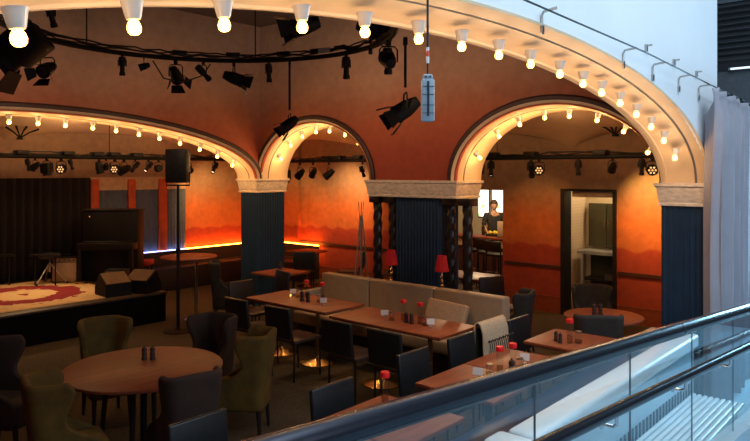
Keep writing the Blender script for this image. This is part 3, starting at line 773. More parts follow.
for x, rz, tl, lb, kd, k, lit in [(-5.75, .5, .8, 'dark spotlight close to the left foot of the right arch', 'par', .8, 0), (-5.55, .5, -.4, 'spotlight with a pale lens at the left of the right arch', 'profile', .8, 1), (-4.85, .4, .8, 'long spotlight under the dotted lamp in the right arch', 'profile', .9, 0),
        (-4.72, PI+.5, 1.4, 'round lamp with a ring of glowing dots at the middle of the right arch', 'led', .95, 0), (-4.1, .4, .15, 'narrow spotlight with a small lit lens above the doorway left side', 'profile', .7, 1), (-3.6, .6, .9, 'round dark spotlight above the doorway right side', 'par', .75, 0),
        (-3.2, .4, .1, 'narrow spotlight with lit lens, rightmost hanging one in the right arch', 'profile', .7, 1), (-3.06, PI+.4, 1.4, 'round lamp with a ring of glowing dots at the right end of the right arch', 'led', .95, 0)]:
    spot((x, 9.2, 2.59), rz, tl, lb, kd, k, group=HG, barn=False, lit=bool(lit))

# loudspeaker on a pole stand
t = thing('speaker_stand', 'tall black pole stand with a round base, carrying the loudspeaker', 'stand', (-8.84, 5.65, 0))
mb = MB(); mb.lathe([(.22, 0), (.22, .015), (.05, .03), (.03, .05)], 28); mb.build('base', M['black'], t)
mb = MB(); mb.tube([(0, 0, .03), (0, 0, 1.2)], .026, 10); mb.tube([(0, 0, 1.2), (0, 0, 2.2)], .02, 10); mb.build('pole', M['gunmetal'], t)
mb = MB(); mb.tube([(0, 0, 1.17), (0, 0, 1.25)], .036, 10); mb.tube([(0, -.03, 1.2), (0, -.08, 1.2)], .012, 6); mb.build('collar', M['black'], t)
t = thing('loudspeaker', 'black loudspeaker in a metal frame on the tall pole, in front of the left arch', 'speaker', (-8.84, 5.65, 2.2), .75)
mb = MB(); mb.rbox(-.155, .155, -.16, .14, .04, .54, .02); mb.build('cabinet', M['black'], t)
mb = MB(); mb.rbox(-.14, .14, -.172, -.16, .06, .52, .005); mb.build('grille', M['gunmetal'], t)
mb = MB(); mb.tube([(-.17, 0, .2), (-.17, 0, .0), (.17, 0, .0), (.17, 0, .2)], .012, 6); mb.build('bracket', M['black'], t)

# grey pendant controller on its cable (hangs in the atrium, just outside the arch)
t = thing('pendant_controller', 'grey hanging control box on a black cable in front of the red wall', 'control box', (-1.5, 2.03, 2.59), .75)
mb = MB(); mb.rbox(-.024, .024, -.02, .02, .0, .16, .006); mb.rbox(-.018, .018, -.016, .016, .155, .178, .006); mb.build('case', M['plastic_grey'], t)
mb = MB(); mb.box(-.004, .004, -.0225, -.02, .02, .15); mb.build('slot', M['plastic_dark'], t, smooth=False)
for zz in (.03, .06, .1, .13):
    mb = MB(); mb.box(-.022, .022, -.0215, -.0199, zz, zz+.002); mb.build('seam', M['plastic_dark'], t, smooth=False)
for q in (-.008, .008):
    mb = MB(); mb.sphere((q, -.017, .168), .004, 8); mb.build('button', M['plastic_dark'], t)
mb = MB(); mb.tube([(0, 0, .17), (.0, 0, .245)], .003, 6); mb.tube([(0, 0, .28), (0, 0, .55), (.004, 0, 3.6)], .0045, 8); mb.build('cable', M['cable'], t)
for q0, q1 in ((.22, .245), (.267, .28)):
    mb = MB(); mb.tube([(0, 0, q0), (0, 0, q1)], .006, 8); mb.build('tape', M['tape_white'], t, label='white tape')
mb = MB(); mb.tube([(0, 0, .245), (0, 0, .267)], .0062, 8); mb.build('tape', M['tape_red'], t)

# curtain track with brackets, curtain
t = thing('curtain_track', 'thin metal curtain track on hooked brackets along the white wall', 'curtain rail', (-1.88, 5.5, 3.42))
mb = MB(); mb.tube([(0, -3.4, .0), (0, 0, -.055), (0, 1.9, -.13), (.0, 4.3, -.2)], .0065, 6); mb.build('rail', M['gunmetal'], t)
for i, y in enumerate((3.92, 5.31, 6.0, 6.73, 7.39)):
    y -= 5.5
    mb = MB(); d = -.055-.04*y; mb.tube([(-.112, y, d-.12), (-.112, y, d-.03), (-.1, y, d-.005), (-.02, y-.02, d), (0, y-.02, d)], .009, 6); mb.rbox(-.118, -.1, y-.016, y+.016, d-.15, d-.09, .004); mb.build('bracket', M['steel'], t)
for y in (5.83, 6.58, 7.3):
    y -= 5.5
    mb = MB(); d = -.055-.04*y; mb.tube([(-.112, y, d+.13), (-.06, y, d+.13)], .008, 6); mb.box(-.118, -.1, y-.014, y+.014, d+.08, d+.14); mb.build('bracket', M['steel'], t)
mb = MB(); n = 220; vs = []; fs = []
zs = [3.25, 3.2, 3.14, 3.0, 2.55, 2.0, 1.4, .8, .03]
for i in range(n+1):
    f = i/n; y = 7.36+f*2.5
    for j, zz in enumerate(zs):
        amp = .045 if j < 3 else .095+.02*math.sin(f*9)
        ph = 2*PI*f*8+1.0*math.sin(f*19)+ (.25*math.sin(j*.8+f*6))
        vs.append((amp*math.sin(ph)+.012*math.sin(f*110+j*.3), y+.018*math.sin(2*ph)+.03*math.sin(j*.9)*(f > .02)-(.0 if j < 3 else .03*j*.2), zz-.1*f+(.012*math.sin(ph) if j == 0 else 0)*1))
m_ = len(zs)
for i in range(n):
    for j in range(m_-1): fs.append((i*m_+j, (i+1)*m_+j, (i+1)*m_+j+1, i*m_+j+1))
mb.add(vs, fs, T(-1.86, 0, 0)); o = mb.build('curtain', M['curtain_grey'], ang=80)
so = o.modifiers.new('thick', 'SOLIDIFY'); so.thickness = .006
tag(o, 'pleated lilac grey curtain hanging from the track at the right edge', 'curtain')

# ------------------------------------------------------------------ seating and tables
def side_chair(label, loc, rz, group, seat=None):
    t = thing('leather_chair', label, 'chair', loc, rz, group)
    mb = MB(); mb.rbox(-.21, .21, -.21, .22, .43, .475, .015); mb.build('seat', seat or M['seat_brown'], t)
    mb = MB(T(0, -.2, 0) @ R(.1, 'X')); mb.rbox(-.215, .215, -.03, .012, .5, .86, .014, 3); mb.build('backrest', M['leather'], t)
    mb = MB()
    for s in (-1, 1): mb.tube([(s*.16, -.19, .42), (s*.16, -.21, .56)], .011, 6)
    mb.build('back_frame', M['gunmetal'], t)
    for x, y in ((-.19, .2), (.19, .2), (-.19, -.2), (.19, -.2)):
        mb = MB(); mb.tube([(x, y*1.04, .004), (x, y, .44)], .011, 8); mb.build('leg', M['gunmetal'], t)
    return t
WIN = 'leather chairs along the window side tables'
BEN = 'leather chairs facing the long bench'
c0 = side_chair('black leather chair at the nearest table, back toward the olive armchair', (-3.15, 3.48, 0), -PI/2, WIN)
for x, y, lb in ((-3.32, 2.45, 'black leather chair nearest the camera at the bottom edge of the picture'),
                 (-3.25, 4.58, 'black leather chair at the parapet table pair, left of the two chairs there'),
                 (-3.24, 5.31, 'black leather chair between the nearer window chair and the chair draped with a woven throw')):
    dup(c0, lb, (x, y, 0), -PI/2)
dup(c0, 'black leather chair draped with the fringed beige throw', (-3.29, 5.84, 0), -PI/2)
dup(c0, 'black leather chair at the farther window table, just right of the draped throw', (-3.21, 6.36, 0), -PI/2)
c1 = side_chair('black leather chair at the bench table, second from its left end', (-5.86, 5.33, 0), 0, BEN)
dup(c1, 'black leather chair at the left front corner of the left bench table', (-6.62, 5.33, 0), 0)
dup(c1, 'black leather chair in front of the right bench table, left one of two', (-4.85, 5.26, 0), 0)
dup(c1, 'black leather chair in front of the right bench table, right one of two', (-4.2, 5.26, 0), 0)
dup(c1, 'black leather chair at the left end of the left bench table', (-7.38, 5.92, 0), -PI/2)
for x, y, rz, lb in ((-10.9, 9.75, -.6, 'dark chair at the back of the small arch, near the glowing strip'), (-9.75, 9.05, .9, 'dark chair in the small arch, right of the dark wood table lit along its edge'),
                     (-9.0, 9.6, 2.2, 'dark chair against the red wall inside the small arch'), (-8.25, 9.9, 1.9, 'dark chair at far right inside the small arch beside the tripod lamp'),
                     (-4.9, 8.45, -2.0, 'thin black chair standing behind the right end of the bench'), (-8.0, 6.65, 2.9, 'dark chair pulled up to the small square table')):
    dup(c1, lb, (x, y, 0), rz, 'dark chairs in the back of the restaurant')

def wing_chair(name, label, loc, rz, m, group, wing=1., top=.95, W=.2):
    t = thing(name, label, 'armchair', loc, rz, group)
    hs = [(.24, .36), (.34, .40), (.45, .41), (.52, .3), (.59, .15), (.68, .10*wing), (.78, .15*wing), (top-.06, .17*wing), (top, .13*wing)]
    YB, RC_ = -.25, .08
    vs = []; fs = []; N = 29
    for z, e in hs:
        L = W-RC_; arc = RC_*PI/2; tot = L+arc+e
        for i in range(N):
            s = (i/(N-1)*2-1)*tot; sg = 1 if s >= 0 else -1; d = abs(s)
            if d <= L: x, y = d, YB
            elif d <= L+arc:
                a = (d-L)/RC_; x, y = L+RC_*math.sin(a), YB+RC_*(1-math.cos(a))
            else: x, y = W, YB+RC_+(d-L-arc)
            fl = max(0, (z-.55))*.16
            x += (fl*.35+.13*max(0, z-.62)*wing)*(d/tot)**2; y -= .12*max(0, z-.42)
            zz = z + (.012*math.cos(min(1, d/(L+arc))*PI/2) if z > top-.1 else 0)
            vs.append((sg*x, y, zz))
    for k in range(len(hs)-1):
        for i in range(N-1): fs.append((k*N+i, k*N+i+1, (k+1)*N+i+1, (k+1)*N+i))
    mb = MB(); mb.add(vs, fs); o = mb.build('backrest', m, t, ang=80)
    so = o.modifiers.new('pad', 'SOLIDIFY'); so.thickness = .055; so.offset = -1
    ss = o.modifiers.new('soft', 'SUBSURF'); ss.levels = 1; ss.render_levels = 2
    mb = MB(); mb.rbox(-.185, .185, -.22, .25, .25, .47, .045, 3); mb.build('seat', m, t)
    for r_, zz in ((0, .82), (1, .7)):
        for q in range(-1, 2):
            if r_ and q == 1: continue
            mb = MB(); mb.sphere((q*.1+(.05 if r_ else 0), -.205-.12*(zz-.42), zz), .012, 8); mb.build('tuft_button', m, t)
    for x, y in ((-.16, .2), (.16, .2), (-.16, -.2), (.16, -.2)):
        mb = MB(); mb.tube([(x*1.05, y*1.08, .003), (x, y, .26)], [.014, .024], 8); mb.build('leg', M['dark_leg'], t)
    return t
TC = Vector((-5.2, 2.99))
def at_round(deg, r): a = math.radians(deg); return (TC.x+r*math.cos(a), TC.y+r*math.sin(a), 0), a+PI/2
RA = 'velvet armchairs around the large round table'
for x, y, face, m, lb in ((-4.97, 3.84, (-.80, -.60), 'olive', 'olive velvet wing armchair seen in profile, right of the large round table'),
                      (-5.66, 3.93, (.3, -.95), 'brownvelvet', 'dark plum velvet wing armchair behind the large round table on the right'),
                      (-6.25, 3.2, (.97, -.23), 'olive', 'olive velvet wing armchair behind the large round table toward the stage'),
                      (-6.16, 2.26, (.85, .53), 'brownvelvet', 'dark plum velvet armchair at the left edge of the picture'),
                      (-4.85, 2.2, (.25, .97), 'olive', 'olive velvet wing armchair in the left foreground with its back to us'),
                      (-4.42, 2.86, (-.98, .2), 'brownvelvet', 'dark plum armchair with its rounded back to us, in front of the large round table')):
    wing_chair('wing_armchair', lb, (x, y, 0), math.atan2(-face[0], face[1]), M[m], RA, .6 if 'rounded' in lb else 1.35, .93)
DB = 'dark tub armchairs'
wing_chair('tub_armchair', 'near black velvet armchair behind the small round table, before the doorway', (-3.5, 8.38, 0), PI+.72, M['darkvelvet'], DB, .8, .9, .23)
wing_chair('tub_armchair', 'near black velvet armchair in front of the small round table, back to us', (-2.93, 7.0, 0), .6, M['darkvelvet'], DB, .5, .9, .23)
wing_chair('tub_armchair', 'dark armchair behind the right end of the bench, by the bar opening', (-4.2, 7.4, 0), 1.9, M['darkvelvet'], DB, .9, .92)
wing_chair('tub_armchair', 'dark high-backed armchair left of the navy pillar under the orange wall glow', (-8.74, 6.5, 0), -.6, M['darkvelvet'], DB, .6, .98)

def pedestal(t, x, y, h, m='brass', rb=.22):
    mb = MB(); mb.lathe([(rb, 0), (rb, .012), (rb*.75, .022), (.05, .05), (.035, .07), (.028, .09), (0, .09)], 28, T(x, y, 0)); mb.build('base', M[m], t)
    mb = MB(); mb.tube([(x, y, .06), (x, y, h-.035)], .028, 14); mb.build('column', M[m], t)
def rect_table(label, x0, x1, y0, y1, cols, group=None, z=.75):
    cx, cy = (x0+x1)/2, (y0+y1)/2
    t = thing('dining_table', label, 'table', (cx, cy, 0), 0, group)
    mb = MB(); mb.rbox(x0-cx, x1-cx, y0-cy, y1-cy, z-.03, z, .005); mb.build('tabletop', M['table'], t)
    mb = MB(); mb.box(x0-cx+.04, x1-cx-.04, y0-cy+.04, y1-cy-.04, z-.045, z-.03); mb.build('underframe', M['table_edge'], t, smooth=False)
    for px, py in cols: pedestal(t, px-cx, py-cy, z)
    return t
rect_table('long reddish wood table at the left end of the bench', -7.05, -5.57, 5.52, 6.22, [(-6.05, 5.87), (-6.75, 5.87)])
rect_table('long reddish wood table at the right end of the bench, before the tan cushion', -5.42, -3.86, 5.43, 6.12, [(-4.9, 5.76), (-4.22, 5.76)])
rect_table('square parapet table carrying the right white card, farther half of a joined pair', -3.19, -2.49, 4.85, 5.53, [(-2.74, 5.19)])
rect_table('square parapet table carrying the left white card, nearer half of a joined pair', -3.19, -2.49, 4.15, 4.84, [(-2.74, 4.5)])
rect_table('square wood table by the parapet at the right, holding one red-capped bottle', -3.18, -2.49, 5.87, 6.56, [(-2.74, 6.2)])
rect_table('nearest wood table at the bottom edge with a red-capped bottle beside the handrail', -3.2, -2.49, 3.1, 3.79, [(-2.74, 3.45)])
rect_table('wood table at the lower left, mostly hidden behind the balustrade glass', -3.2, -2.49, 2.4, 3.09, [(-2.74, 2.75)])
rect_table('small square wood table in front of the navy corner pillar', -8.75, -8.07, 6.96, 7.64, [(-8.4, 7.3)])
rect_table('dark wood table inside the small arch, lit orange along its edge', -10.6, -9.95, 9.35, 9.95, [(-10.28, 9.65)])
rect_table('wood table by the bar opening behind the wide navy pillar', -6.4, -5.5, 8.75, 9.4, [(-5.95, 9.05)])
def round_table(label, x, y, r, z, m, rb, off=0.):
    t = thing('round_table', label, 'table', (x, y, 0))
    mb = MB(); mb.lathe([(0, z-.035), (r-.02, z-.035), (r, z-.025), (r, z-.006), (r-.008, z), (0, z)], 56); mb.build('tabletop', M['table'], t)
    pedestal(t, off, off*.7, z, m, rb); return t
t = round_table('large round reddish wood table in the left foreground ringed by armchairs', TC.x, TC.y, .655, .75, 'gunmetal', .3)
for q in range(4):
    a = PI/4+q*PI/2; mb = MB(); mb.tube([(.3*math.cos(a), .3*math.sin(a), .72), (.36*math.cos(a), .36*math.sin(a), .003)], [.025, .018], 8); mb.build('leg', M['dark_leg'], t)
round_table('small round wood table between two near black armchairs at the right', -3.05, 7.52, .44, .75, 'gunmetal', .22)
t = round_table('tall round bar table with a chrome pole beside the stage', -9.42, 6.22, .45, 1.03, 'chrome', .19, .1)

# long beige bench
t = thing('bench', 'long beige upholstered bench with a high three-panel back', 'bench', (-5.5, 6.7, 0))
mb = MB(T(5.5, -6.7, 0))
for a, b_ in ((-6.98, -6.06), (-6.05, -4.98), (-4.97, -3.96)):
    mb.rbox(a, b_, 6.84, 7.0, .1, .93, .025, 3)
mb.build('backrest', M['bench'], t)
mb = MB(T(5.5, -6.7, 0)); mb.rbox(-6.98, -3.96, 6.28, 6.86, .3, .46, .03, 3); mb.build('seat', M['bench'], t)
mb = MB(T(5.5, -6.7, 0)); mb.box(-6.94, -4.0, 6.36, 6.96, .0, .3); mb.build('plinth', M['banquette'], t, smooth=False)
mb = MB(T(5.5, -6.7, 0)); mb.rbox(-7.1, -6.98, 6.3, 7.0, .1, .7, .025, 3); mb.build('armrest', M['bench'], t)
o = MB(R(-.38, 'X')); o.rbox(-.27, .27, -.05, .05, 0, .38, .03, 3); o = o.build('cushion', M['cushion'], loc=(-4.66, 6.58, .47)); o.rotation_euler = (-.05, .08, .1)
tag(o, 'flat tan square cushion leaning on the bench back behind the right table', 'cushion')
# fringed throw over a chair back
mb = MB(); vs = []; fs = []; ny = 16
path = [(-3.50, .50), (-3.532, .62), (-3.54, .78), (-3.566, .86), (-3.60, .885), (-3.632, .87), (-3.645, .8), (-3.64, .65), (-3.625, .5), (-3.625, .32)]
for i, (x, z) in enumerate(path):
    for j in range(ny+1):
        y = 5.60+.48*j/ny; x_ = x+.07; z_ = z+max(0, z-.6)*.12; vs.append((x_+.006*math.sin(j*1.3+i*.5)*(i > 4), y, z_+.008*math.sin(j*.7)*(i in (0, len(path)-1))))
for i in range(len(path)-1):
    for j in range(ny): fs.append((i*(ny+1)+j, i*(ny+1)+j+1, (i+1)*(ny+1)+j+1, (i+1)*(ny+1)+j))
mb.add(vs, fs); t = mb.build('woven_throw', M['knit'], ang=80)
so = t.modifiers.new('thick', 'SOLIDIFY'); so.thickness = .012; so.offset = 0
tag(t, 'beige woven throw with a dark stitched fringe band, hung over a chair back', 'throw')
mb = MB()
mb.tube([(-3.408, 5.6+.48*i/24, .75+.008*math.sin(i*1.9)) for i in range(25)], .008, 5)
for i in range(12):
    y = 5.62+i*.038; mb.tube([(-3.408, y, .75), (-3.406, y+.016, .7), (-3.4, y-.01, .64), (-3.394, y+.012, .58)], .0042, 4)
mb.build('fringe', M['knit_dark'], t)

# ------------------------------------------------------------------ things on the tables
ZT = .75
def bottle(label, x, y, z=ZT, k=1., group='red-capped bottles'):
    t = thing('sauce_bottle', label, 'bottle', (x, y, z), 0, group)
    mb = MB(); mb.lathe([(0, 0), (.026*k, 0), (.029*k, .006*k), (.029*k, .17*k), (.024*k, .19*k), (.024*k, .2*k)], 18, cap=False); mb.build('bottle_glass', M['clear'], t)
    mb = MB(); mb.lathe([(0, .005*k), (.025*k, .006*k), (.025*k, .075*k), (0, .075*k)], 16); mb.build('contents', M['soy'] if False else M['water'], t)
    mb = MB(); mb.lathe([(.0, .195*k), (.033*k, .195*k), (.034*k, .2*k), (.034*k, .225*k), (.031*k, .233*k), (0, .234*k)], 20); mb.build('cap', M['redcap'], t)
    return t
M['water'] = glass('pale_vinegar', (.78, .7, .6))
def mill(label, x, y, z=ZT, k=1.):
    t = thing('pepper_mill', label, 'mill', (x, y, z), 0, 'dark wooden mills')
    mb = MB(); mb.lathe([(0, 0), (.027*k, 0), (.028*k, .012*k), (.02*k, .03*k), (.024*k, .055*k), (.022*k, .07*k), (.016*k, .076*k), (0, .076*k)], 16); mb.build('body', M['mill'], t)
    mb = MB(); mb.lathe([(0, .077*k), (.022*k, .078*k), (.025*k, .095*k), (.018*k, .112*k), (.006*k, .118*k), (.005*k, .128*k), (0, .13*k)], 16); mb.build('head', M['mill'], t)
    return t
def jar(label, x, y, z=ZT, k=1.):
    t = thing('glass_jar', label, 'jar', (x, y, z), 0, 'small glass jars')
    mb = MB(); mb.lathe([(0, 0), (.03*k, 0), (.033*k, .008*k), (.033*k, .06*k), (.026*k, .074*k), (.026*k, .085*k)], 18, cap=False); mb.build('jar_glass', M['clear'], t)
    mb = MB(); mb.lathe([(0, .004*k), (.029*k, .005*k), (.029*k, .03*k), (0, .03*k)], 14); mb.build('contents', M['water'], t)
    mb = MB(); mb.lathe([(.026*k, .084*k), (.028*k, .085*k), (.028*k, .1*k), (0, .102*k)], 16); mb.build('lid', M['steel'], t)
    return t
def card(label, x, y, rz, z=ZT):
    t = thing('card_holder', label, 'card', (x, y, z), rz, 'white table cards in holders')
    mb = MB(); mb.lathe([(0, 0), (.018, 0), (.018, .012), (.008, .02), (.006, .035), (0, .036)], 14); mb.build('holder', M['steel'], t)
    mb = MB(R(-.12, 'X')); mb.box(-.042, .042, -.0012, .0012, .03, .09); mb.build('card', M['paper'], t, smooth=False)
    return t
CAM = math.radians(40.98)
bottle('red-capped sauce bottle, left of the pair beside the pepper mill on the parapet table', -2.79, 4.76)
bottle('red-capped sauce bottle, right of the pair beside the pepper mill on the parapet table', -2.76, 4.92)
mill('dark pepper mill between the two red-capped bottles on the parapet table', -2.71, 4.81, k=1.1)
jar('small glass jar left of the red-capped pair on the parapet table', -2.84, 4.68)
jar('small glass jar right of the red-capped pair on the parapet table', -2.74, 5.0)
card('white table card at the left on the parapet table', -2.87, 4.55, CAM-.5)
card('white table card at the right on the parapet table', -2.79, 5.17, CAM-.5)
bottle('lone red-capped bottle on the nearest table by the handrail', -3.05, 3.62)
jar('small glass jar on the nearest table, half hidden by the handrail', -2.72, 3.66, k=.7)
bottle('red-capped bottle on the right parapet table, beside a glass jar', -2.8, 6.09)
jar('glass jar beside the red-capped bottle on the right parapet table', -2.74, 6.15, k=1.15)
mill('dark pepper mill, nearer one on the right parapet table', -2.87, 6.03, k=.8)
mill('dark pepper mill, farther one on the right parapet table', -2.94, 6.08, k=.8)
bottle('red-capped bottle, left one on the left bench table', -6.42, 6.02)
bottle('red-capped bottle, right one on the left bench table', -6.12, 6.02)
mill('dark pepper mill on the left bench table, left of the two', -6.3, 5.83, k=1.1)
mill('dark pepper mill on the left bench table, right of the two', -6.2, 5.84, k=1.1)
jar('glass jar at the left on the left bench table, next to the candle', -6.54, 5.98)
jar('glass jar in front of the right red-capped bottle on the left bench table', -6.06, 5.9)
card('white table card at the left on the left bench table, behind the candle', -6.66, 6.0, CAM)
card('white table card at the right on the left bench table', -5.9, 5.82, CAM)
bottle('red-capped bottle, left one on the right bench table', -4.62, 5.8)
bottle('red-capped bottle, right one on the right bench table', -4.38, 5.79)
mill('dark pepper mill on the right bench table, left of the two', -4.53, 5.74, k=.95)
mill('dark pepper mill on the right bench table, right of the two', -4.46, 5.74, k=.95)
jar('glass jar at the left on the right bench table, next to the card', -4.72, 5.72)
jar('glass jar at the right on the right bench table', -4.3, 5.77)
card('white table card at the left on the right bench table', -4.86, 5.76, CAM)
card('white table card at the right on the right bench table, before the cushion', -4.2, 5.74, CAM)
mill('small dark mill on the small square table by the corner pillar', -8.6, 7.45, k=1.2)
mill('dark mill on the large round table, left of the pair', -5.38, 3.1, k=.95)
mill('dark mill on the large round table, right of the pair', -5.33, 3.15, k=.95)
mill('dark mill on the small round table, left of the pair', -3.14, 7.48, k=1.05)
mill('dark mill on the small round table, right of the pair', -3.09, 7.53, k=1.05)
t = thing('tealight', 'small glowing tealight on the left bench table', 'candle', (-6.63, 5.93, ZT))
mb = MB(); mb.lathe([(0, 0), (.02, 0), (.022, .03), (.019, .03), (.018, .004)], 14, cap=False); mb.build('holder', M['clear'], t)
mb = MB(); mb.sphere((0, 0, .017), .011, 8, (1, 1, 1.3)); mb.build('flame', emis('candle_flame', (1, .5, .1), 4.), t)

# red lamps on a narrow console behind the bench
t = thing('console_table', 'narrow dark console behind the long bench, under the red lamps', 'table', (-5.75, 7.5, 0))
mb = MB(); mb.rbox(-.7, .7, -.14, .14, .76, .79, .006); mb.build('top', M['table_edge'], t)
for x, y in ((-.66, -.1), (.66, -.1), (-.66, .1), (.66, .1)):
    mb = MB(); mb.box(x-.02, x+.02, y-.02, y+.02, 0, .765); mb.build('leg', M['table_edge'], t, smooth=False)
def table_lamp(label, x, y, z, k):
    t = thing('table_lamp', label, 'lamp', (x, y, z))
    mb = MB(); mb.lathe([(0, 0), (.055*k, 0), (.055*k, .012*k), (.02*k, .03*k), (.03*k, .06*k), (.015*k, .085*k), (.028*k, .12*k), (.015*k, .15*k), (.026*k, .185*k), (.012*k, .21*k), (.01*k, .3*k), (0, .3*k)], 18); mb.build('base', M['brass'], t)
    mb = MB(); n = 56; vs = []; fs = []
    for zz, r in ((.26, .095), (.3, .092), (.47, .062), (.485, .061)):
        for i in range(n):
            rr = (r+.003*(i % 2))*k; vs.append((rr*math.cos(2*PI*i/n), rr*math.sin(2*PI*i/n), zz*k))
    for q in range(3):
        for i in range(n): fs.append((q*n+i, q*n+(i+1) % n, (q+1)*n+(i+1) % n, (q+1)*n+i))
    mb.add(vs, fs); mb.build('lamp_shade', M['redshade'], t, smooth=False)
    return t
table_lamp('table lamp with a red pleated shade and brass base right of the wide navy pillar', -5.3, 7.5, .79, .96)
table_lamp('table lamp with a red shade at the left of the wide navy pillar, partly hidden', -6.24, 7.55, .79, .96)
# tripod floor lamp
t = thing('tripod_lamp', 'tall thin metal tripod lamp left of the wide navy pillar', 'floor lamp', (-7.2, 7.95, 0))
for q in range(3):
    a = .3+q*2*PI/3; mb = MB(); mb.tube([(.2*math.cos(a), .2*math.sin(a), .003), (.02*math.cos(a), .02*math.sin(a), 1.66)], .011, 8); mb.build('leg', M['grey_metal'], t)
    a += PI/3; mb = MB(); mb.tube([(.02*math.cos(a), .02*math.sin(a), 1.62), (.05*math.cos(a), .05*math.sin(a), 1.92)], .006, 6); mb.build('prong', M['brass'], t)
mb = MB(); mb.tube([(0, 0, .6), (0, 0, 1.7)], .02, 8); mb.build('column', M['grey_metal'], t)

# ------------------------------------------------------------------ stage
ZST = .47
t = thing('stage', 'low black stage platform behind the left arch', 'stage', (-11, 2.8, 0))
mb = MB(T(11, -2.8, 0)); mb.box(-12.55, -9.62, -.1, 5.92, 0, ZST-.03); mb.build('skirt', M['stage'], t, smooth=False)
mb = MB(T(11, -2.8, 0)); mb.rbox(-12.55, -9.6, -.12, 5.95, ZST-.03, ZST, .006); mb.build('deck', M['stage_top'], t)
M['rug'] = rug_mat(0, 0, 1.2, 1.25)
mb = MB(); mb.rbox(-1.2, 1.2, -1.6, 1.2, 0, .012, .005); o = mb.build('rug', M['rug'], loc=(-11.0, 4.25, ZST)); tag(o, 'cream rug with a red field and cream medallion on the stage', 'rug')
mb = MB(); n = 260; vs = []; fs = []
for i in range(n+1):
    f = i/n; y = -.15+6.2*f; o_ = .05*math.sin(2*PI*f*38+math.sin(f*31))
    for z in (.48, 1.4, 2.29): vs.append((-12.42+o_, y, z))
for i in range(n): fs += [(3*i, 3*i+3, 3*i+4, 3*i+1), (3*i+1, 3*i+4, 3*i+5, 3*i+2)]
mb.add(vs, fs); o = mb.build('stage_curtain', M['curtain_black'], ang=80); so = o.modifiers.new('thick', 'SOLIDIFY'); so.thickness = .006
tag(o, 'black pleated curtain behind the stage', 'curtain')
t = thing('upright_piano', 'black upright piano at the back of the stage beside the curtain', 'piano', (-11.26, 5.86, ZST), .72)
mb = MB(); mb.rbox(-.48, .48, -.06, .26, .0, 1.24, .012); mb.build('case', M['black'], t)
mb = MB(); mb.rbox(-.5, .5, -.08, .28, 1.24, 1.27, .008); mb.build('lid', M['black'], t)
mb = MB(); mb.rbox(-.48, .48, -.32, -.06, .58, .7, .012); mb.build('key_bed', M['black'], t)
mb = MB(); mb.rbox(-.42, .42, -.28, -.08, .7, .72, .006); mb.build('fallboard', M['black'], t)
for x in (-.44, .44):
    mb = MB(); mb.box(x-.03, x+.03, -.31, -.25, 0, .58); mb.build('leg', M['black'], t, smooth=False)
mb = MB(); mb.sphere((-.36, -.07, 1.14), .022, 8); mb.build('sconce', M['brass'], t)
def amp(label, loc, rz, w, h, d, grille):
    t = thing('amplifier', label, 'amplifier', loc, rz)
    mb = MB(); mb.rbox(-w/2, w/2, -d/2, d/2, 0, h, .015); mb.build('cabinet', M['black'], t)
    mb = MB(); mb.rbox(-w/2+.025, w/2-.025, -d/2-.012, -d/2, .03, h-.09, .006); mb.build('grille', grille, t)
    mb = MB(); mb.box(-w/2+.03, w/2-.03, -d/2-.006, -d/2, h-.08, h-.02); mb.build('control_panel', M['steel'], t, smooth=False)
    for q in range(5):
        mb = MB(); mb.lathe([(.012, 0), (.01, .015), (0, .016)], 8, T(-w/2+.07+q*(w-.14)/4, -d/2-.006, h-.05) @ R(PI/2, 'X')); mb.build('knob', M['black'], t)
    mb = MB(); mb.tube([(-.09, 0, h), (-.08, 0, h+.025), (.08, 0, h+.025), (.09, 0, h)], .01, 6); mb.build('handle', M['black'], t)
amp('beige-fronted guitar amplifier at the back of the stage left of the piano', (-11.74, 5.3, ZST), .75, .46, .45, .26, M['amp_grille'])
t = thing('speaker_box', 'plain dark speaker box behind the left stage monitor', 'speaker', (-10.62, 5.62, ZST), .75)
mb = MB(); mb.rbox(-.17, .17, -.13, .13, 0, .3, .01); mb.build('cabinet', M['black'], t)
mb = MB(); mb.rbox(-.15, .15, -.14, -.13, .02, .28, .004); mb.build('grille', M['monitor_grille'], t)
def wedge(label, loc, rz, w=.5):
    t = thing('stage_monitor', label, 'speaker', loc, rz, 'stage monitor wedges')
    P = [(-.2, 0), (.2, 0), (.2, .12), (.06, .34), (-.2, .2)]
    mb = MB(R(PI/2, 'X') @ R(PI/2, 'Y')); 
    vs = [(-w/2, y, z) for y, z in P]+[(w/2, y, z) for y, z in P]; n = len(P)
    mb = MB(); mb.add(vs, [tuple(range(n)), tuple(range(2*n-1, n-1, -1))]+[(i, (i+1) % n, n+(i+1) % n, n+i) for i in range(n)])
    mb.build('cabinet', M['black'], t, smooth=False)
    # sloped grille on the long face
    (y0, z0), (y1, z1) = P[4], P[3]
    ny, nz = -(z1-z0), (y1-y0); l = math.hypot(ny, nz); ny /= l; nz /= l
    mb = MB(); q = []
    for o in (.0, .012):
        for x, (yy, zz) in ((-w/2+.02, P[4]), (w/2-.02, P[4]), (w/2-.02, P[3]), (-w/2+.02, P[3])): q.append((x, yy+ny*o+(.01 if yy < 0 else -.01), zz+nz*o))
    mb.add(q, [(3, 2, 1, 0), (4, 5, 6, 7), (0, 1, 5, 4), (1, 2, 6, 5), (2, 3, 7, 6), (3, 0, 4, 7)]); mb.build('grille', M['monitor_grille'], t, smooth=False)
    mb = MB(); mb.tube([(w/2, -.05, .12), (w/2+.012, -.05, .12), (w/2+.012, .08, .16), (w/2, .08, .16)], .008, 6); mb.build('handle', M['black'], t)
wedge('black stage monitor wedge at the rug corner, left of the two', (-9.98, 5.22, ZST), 1.5, .42)
wedge('stage monitor wedge with a dusty tan face at the stage corner, right of the two', (-9.9, 5.68, ZST), .45, .42)
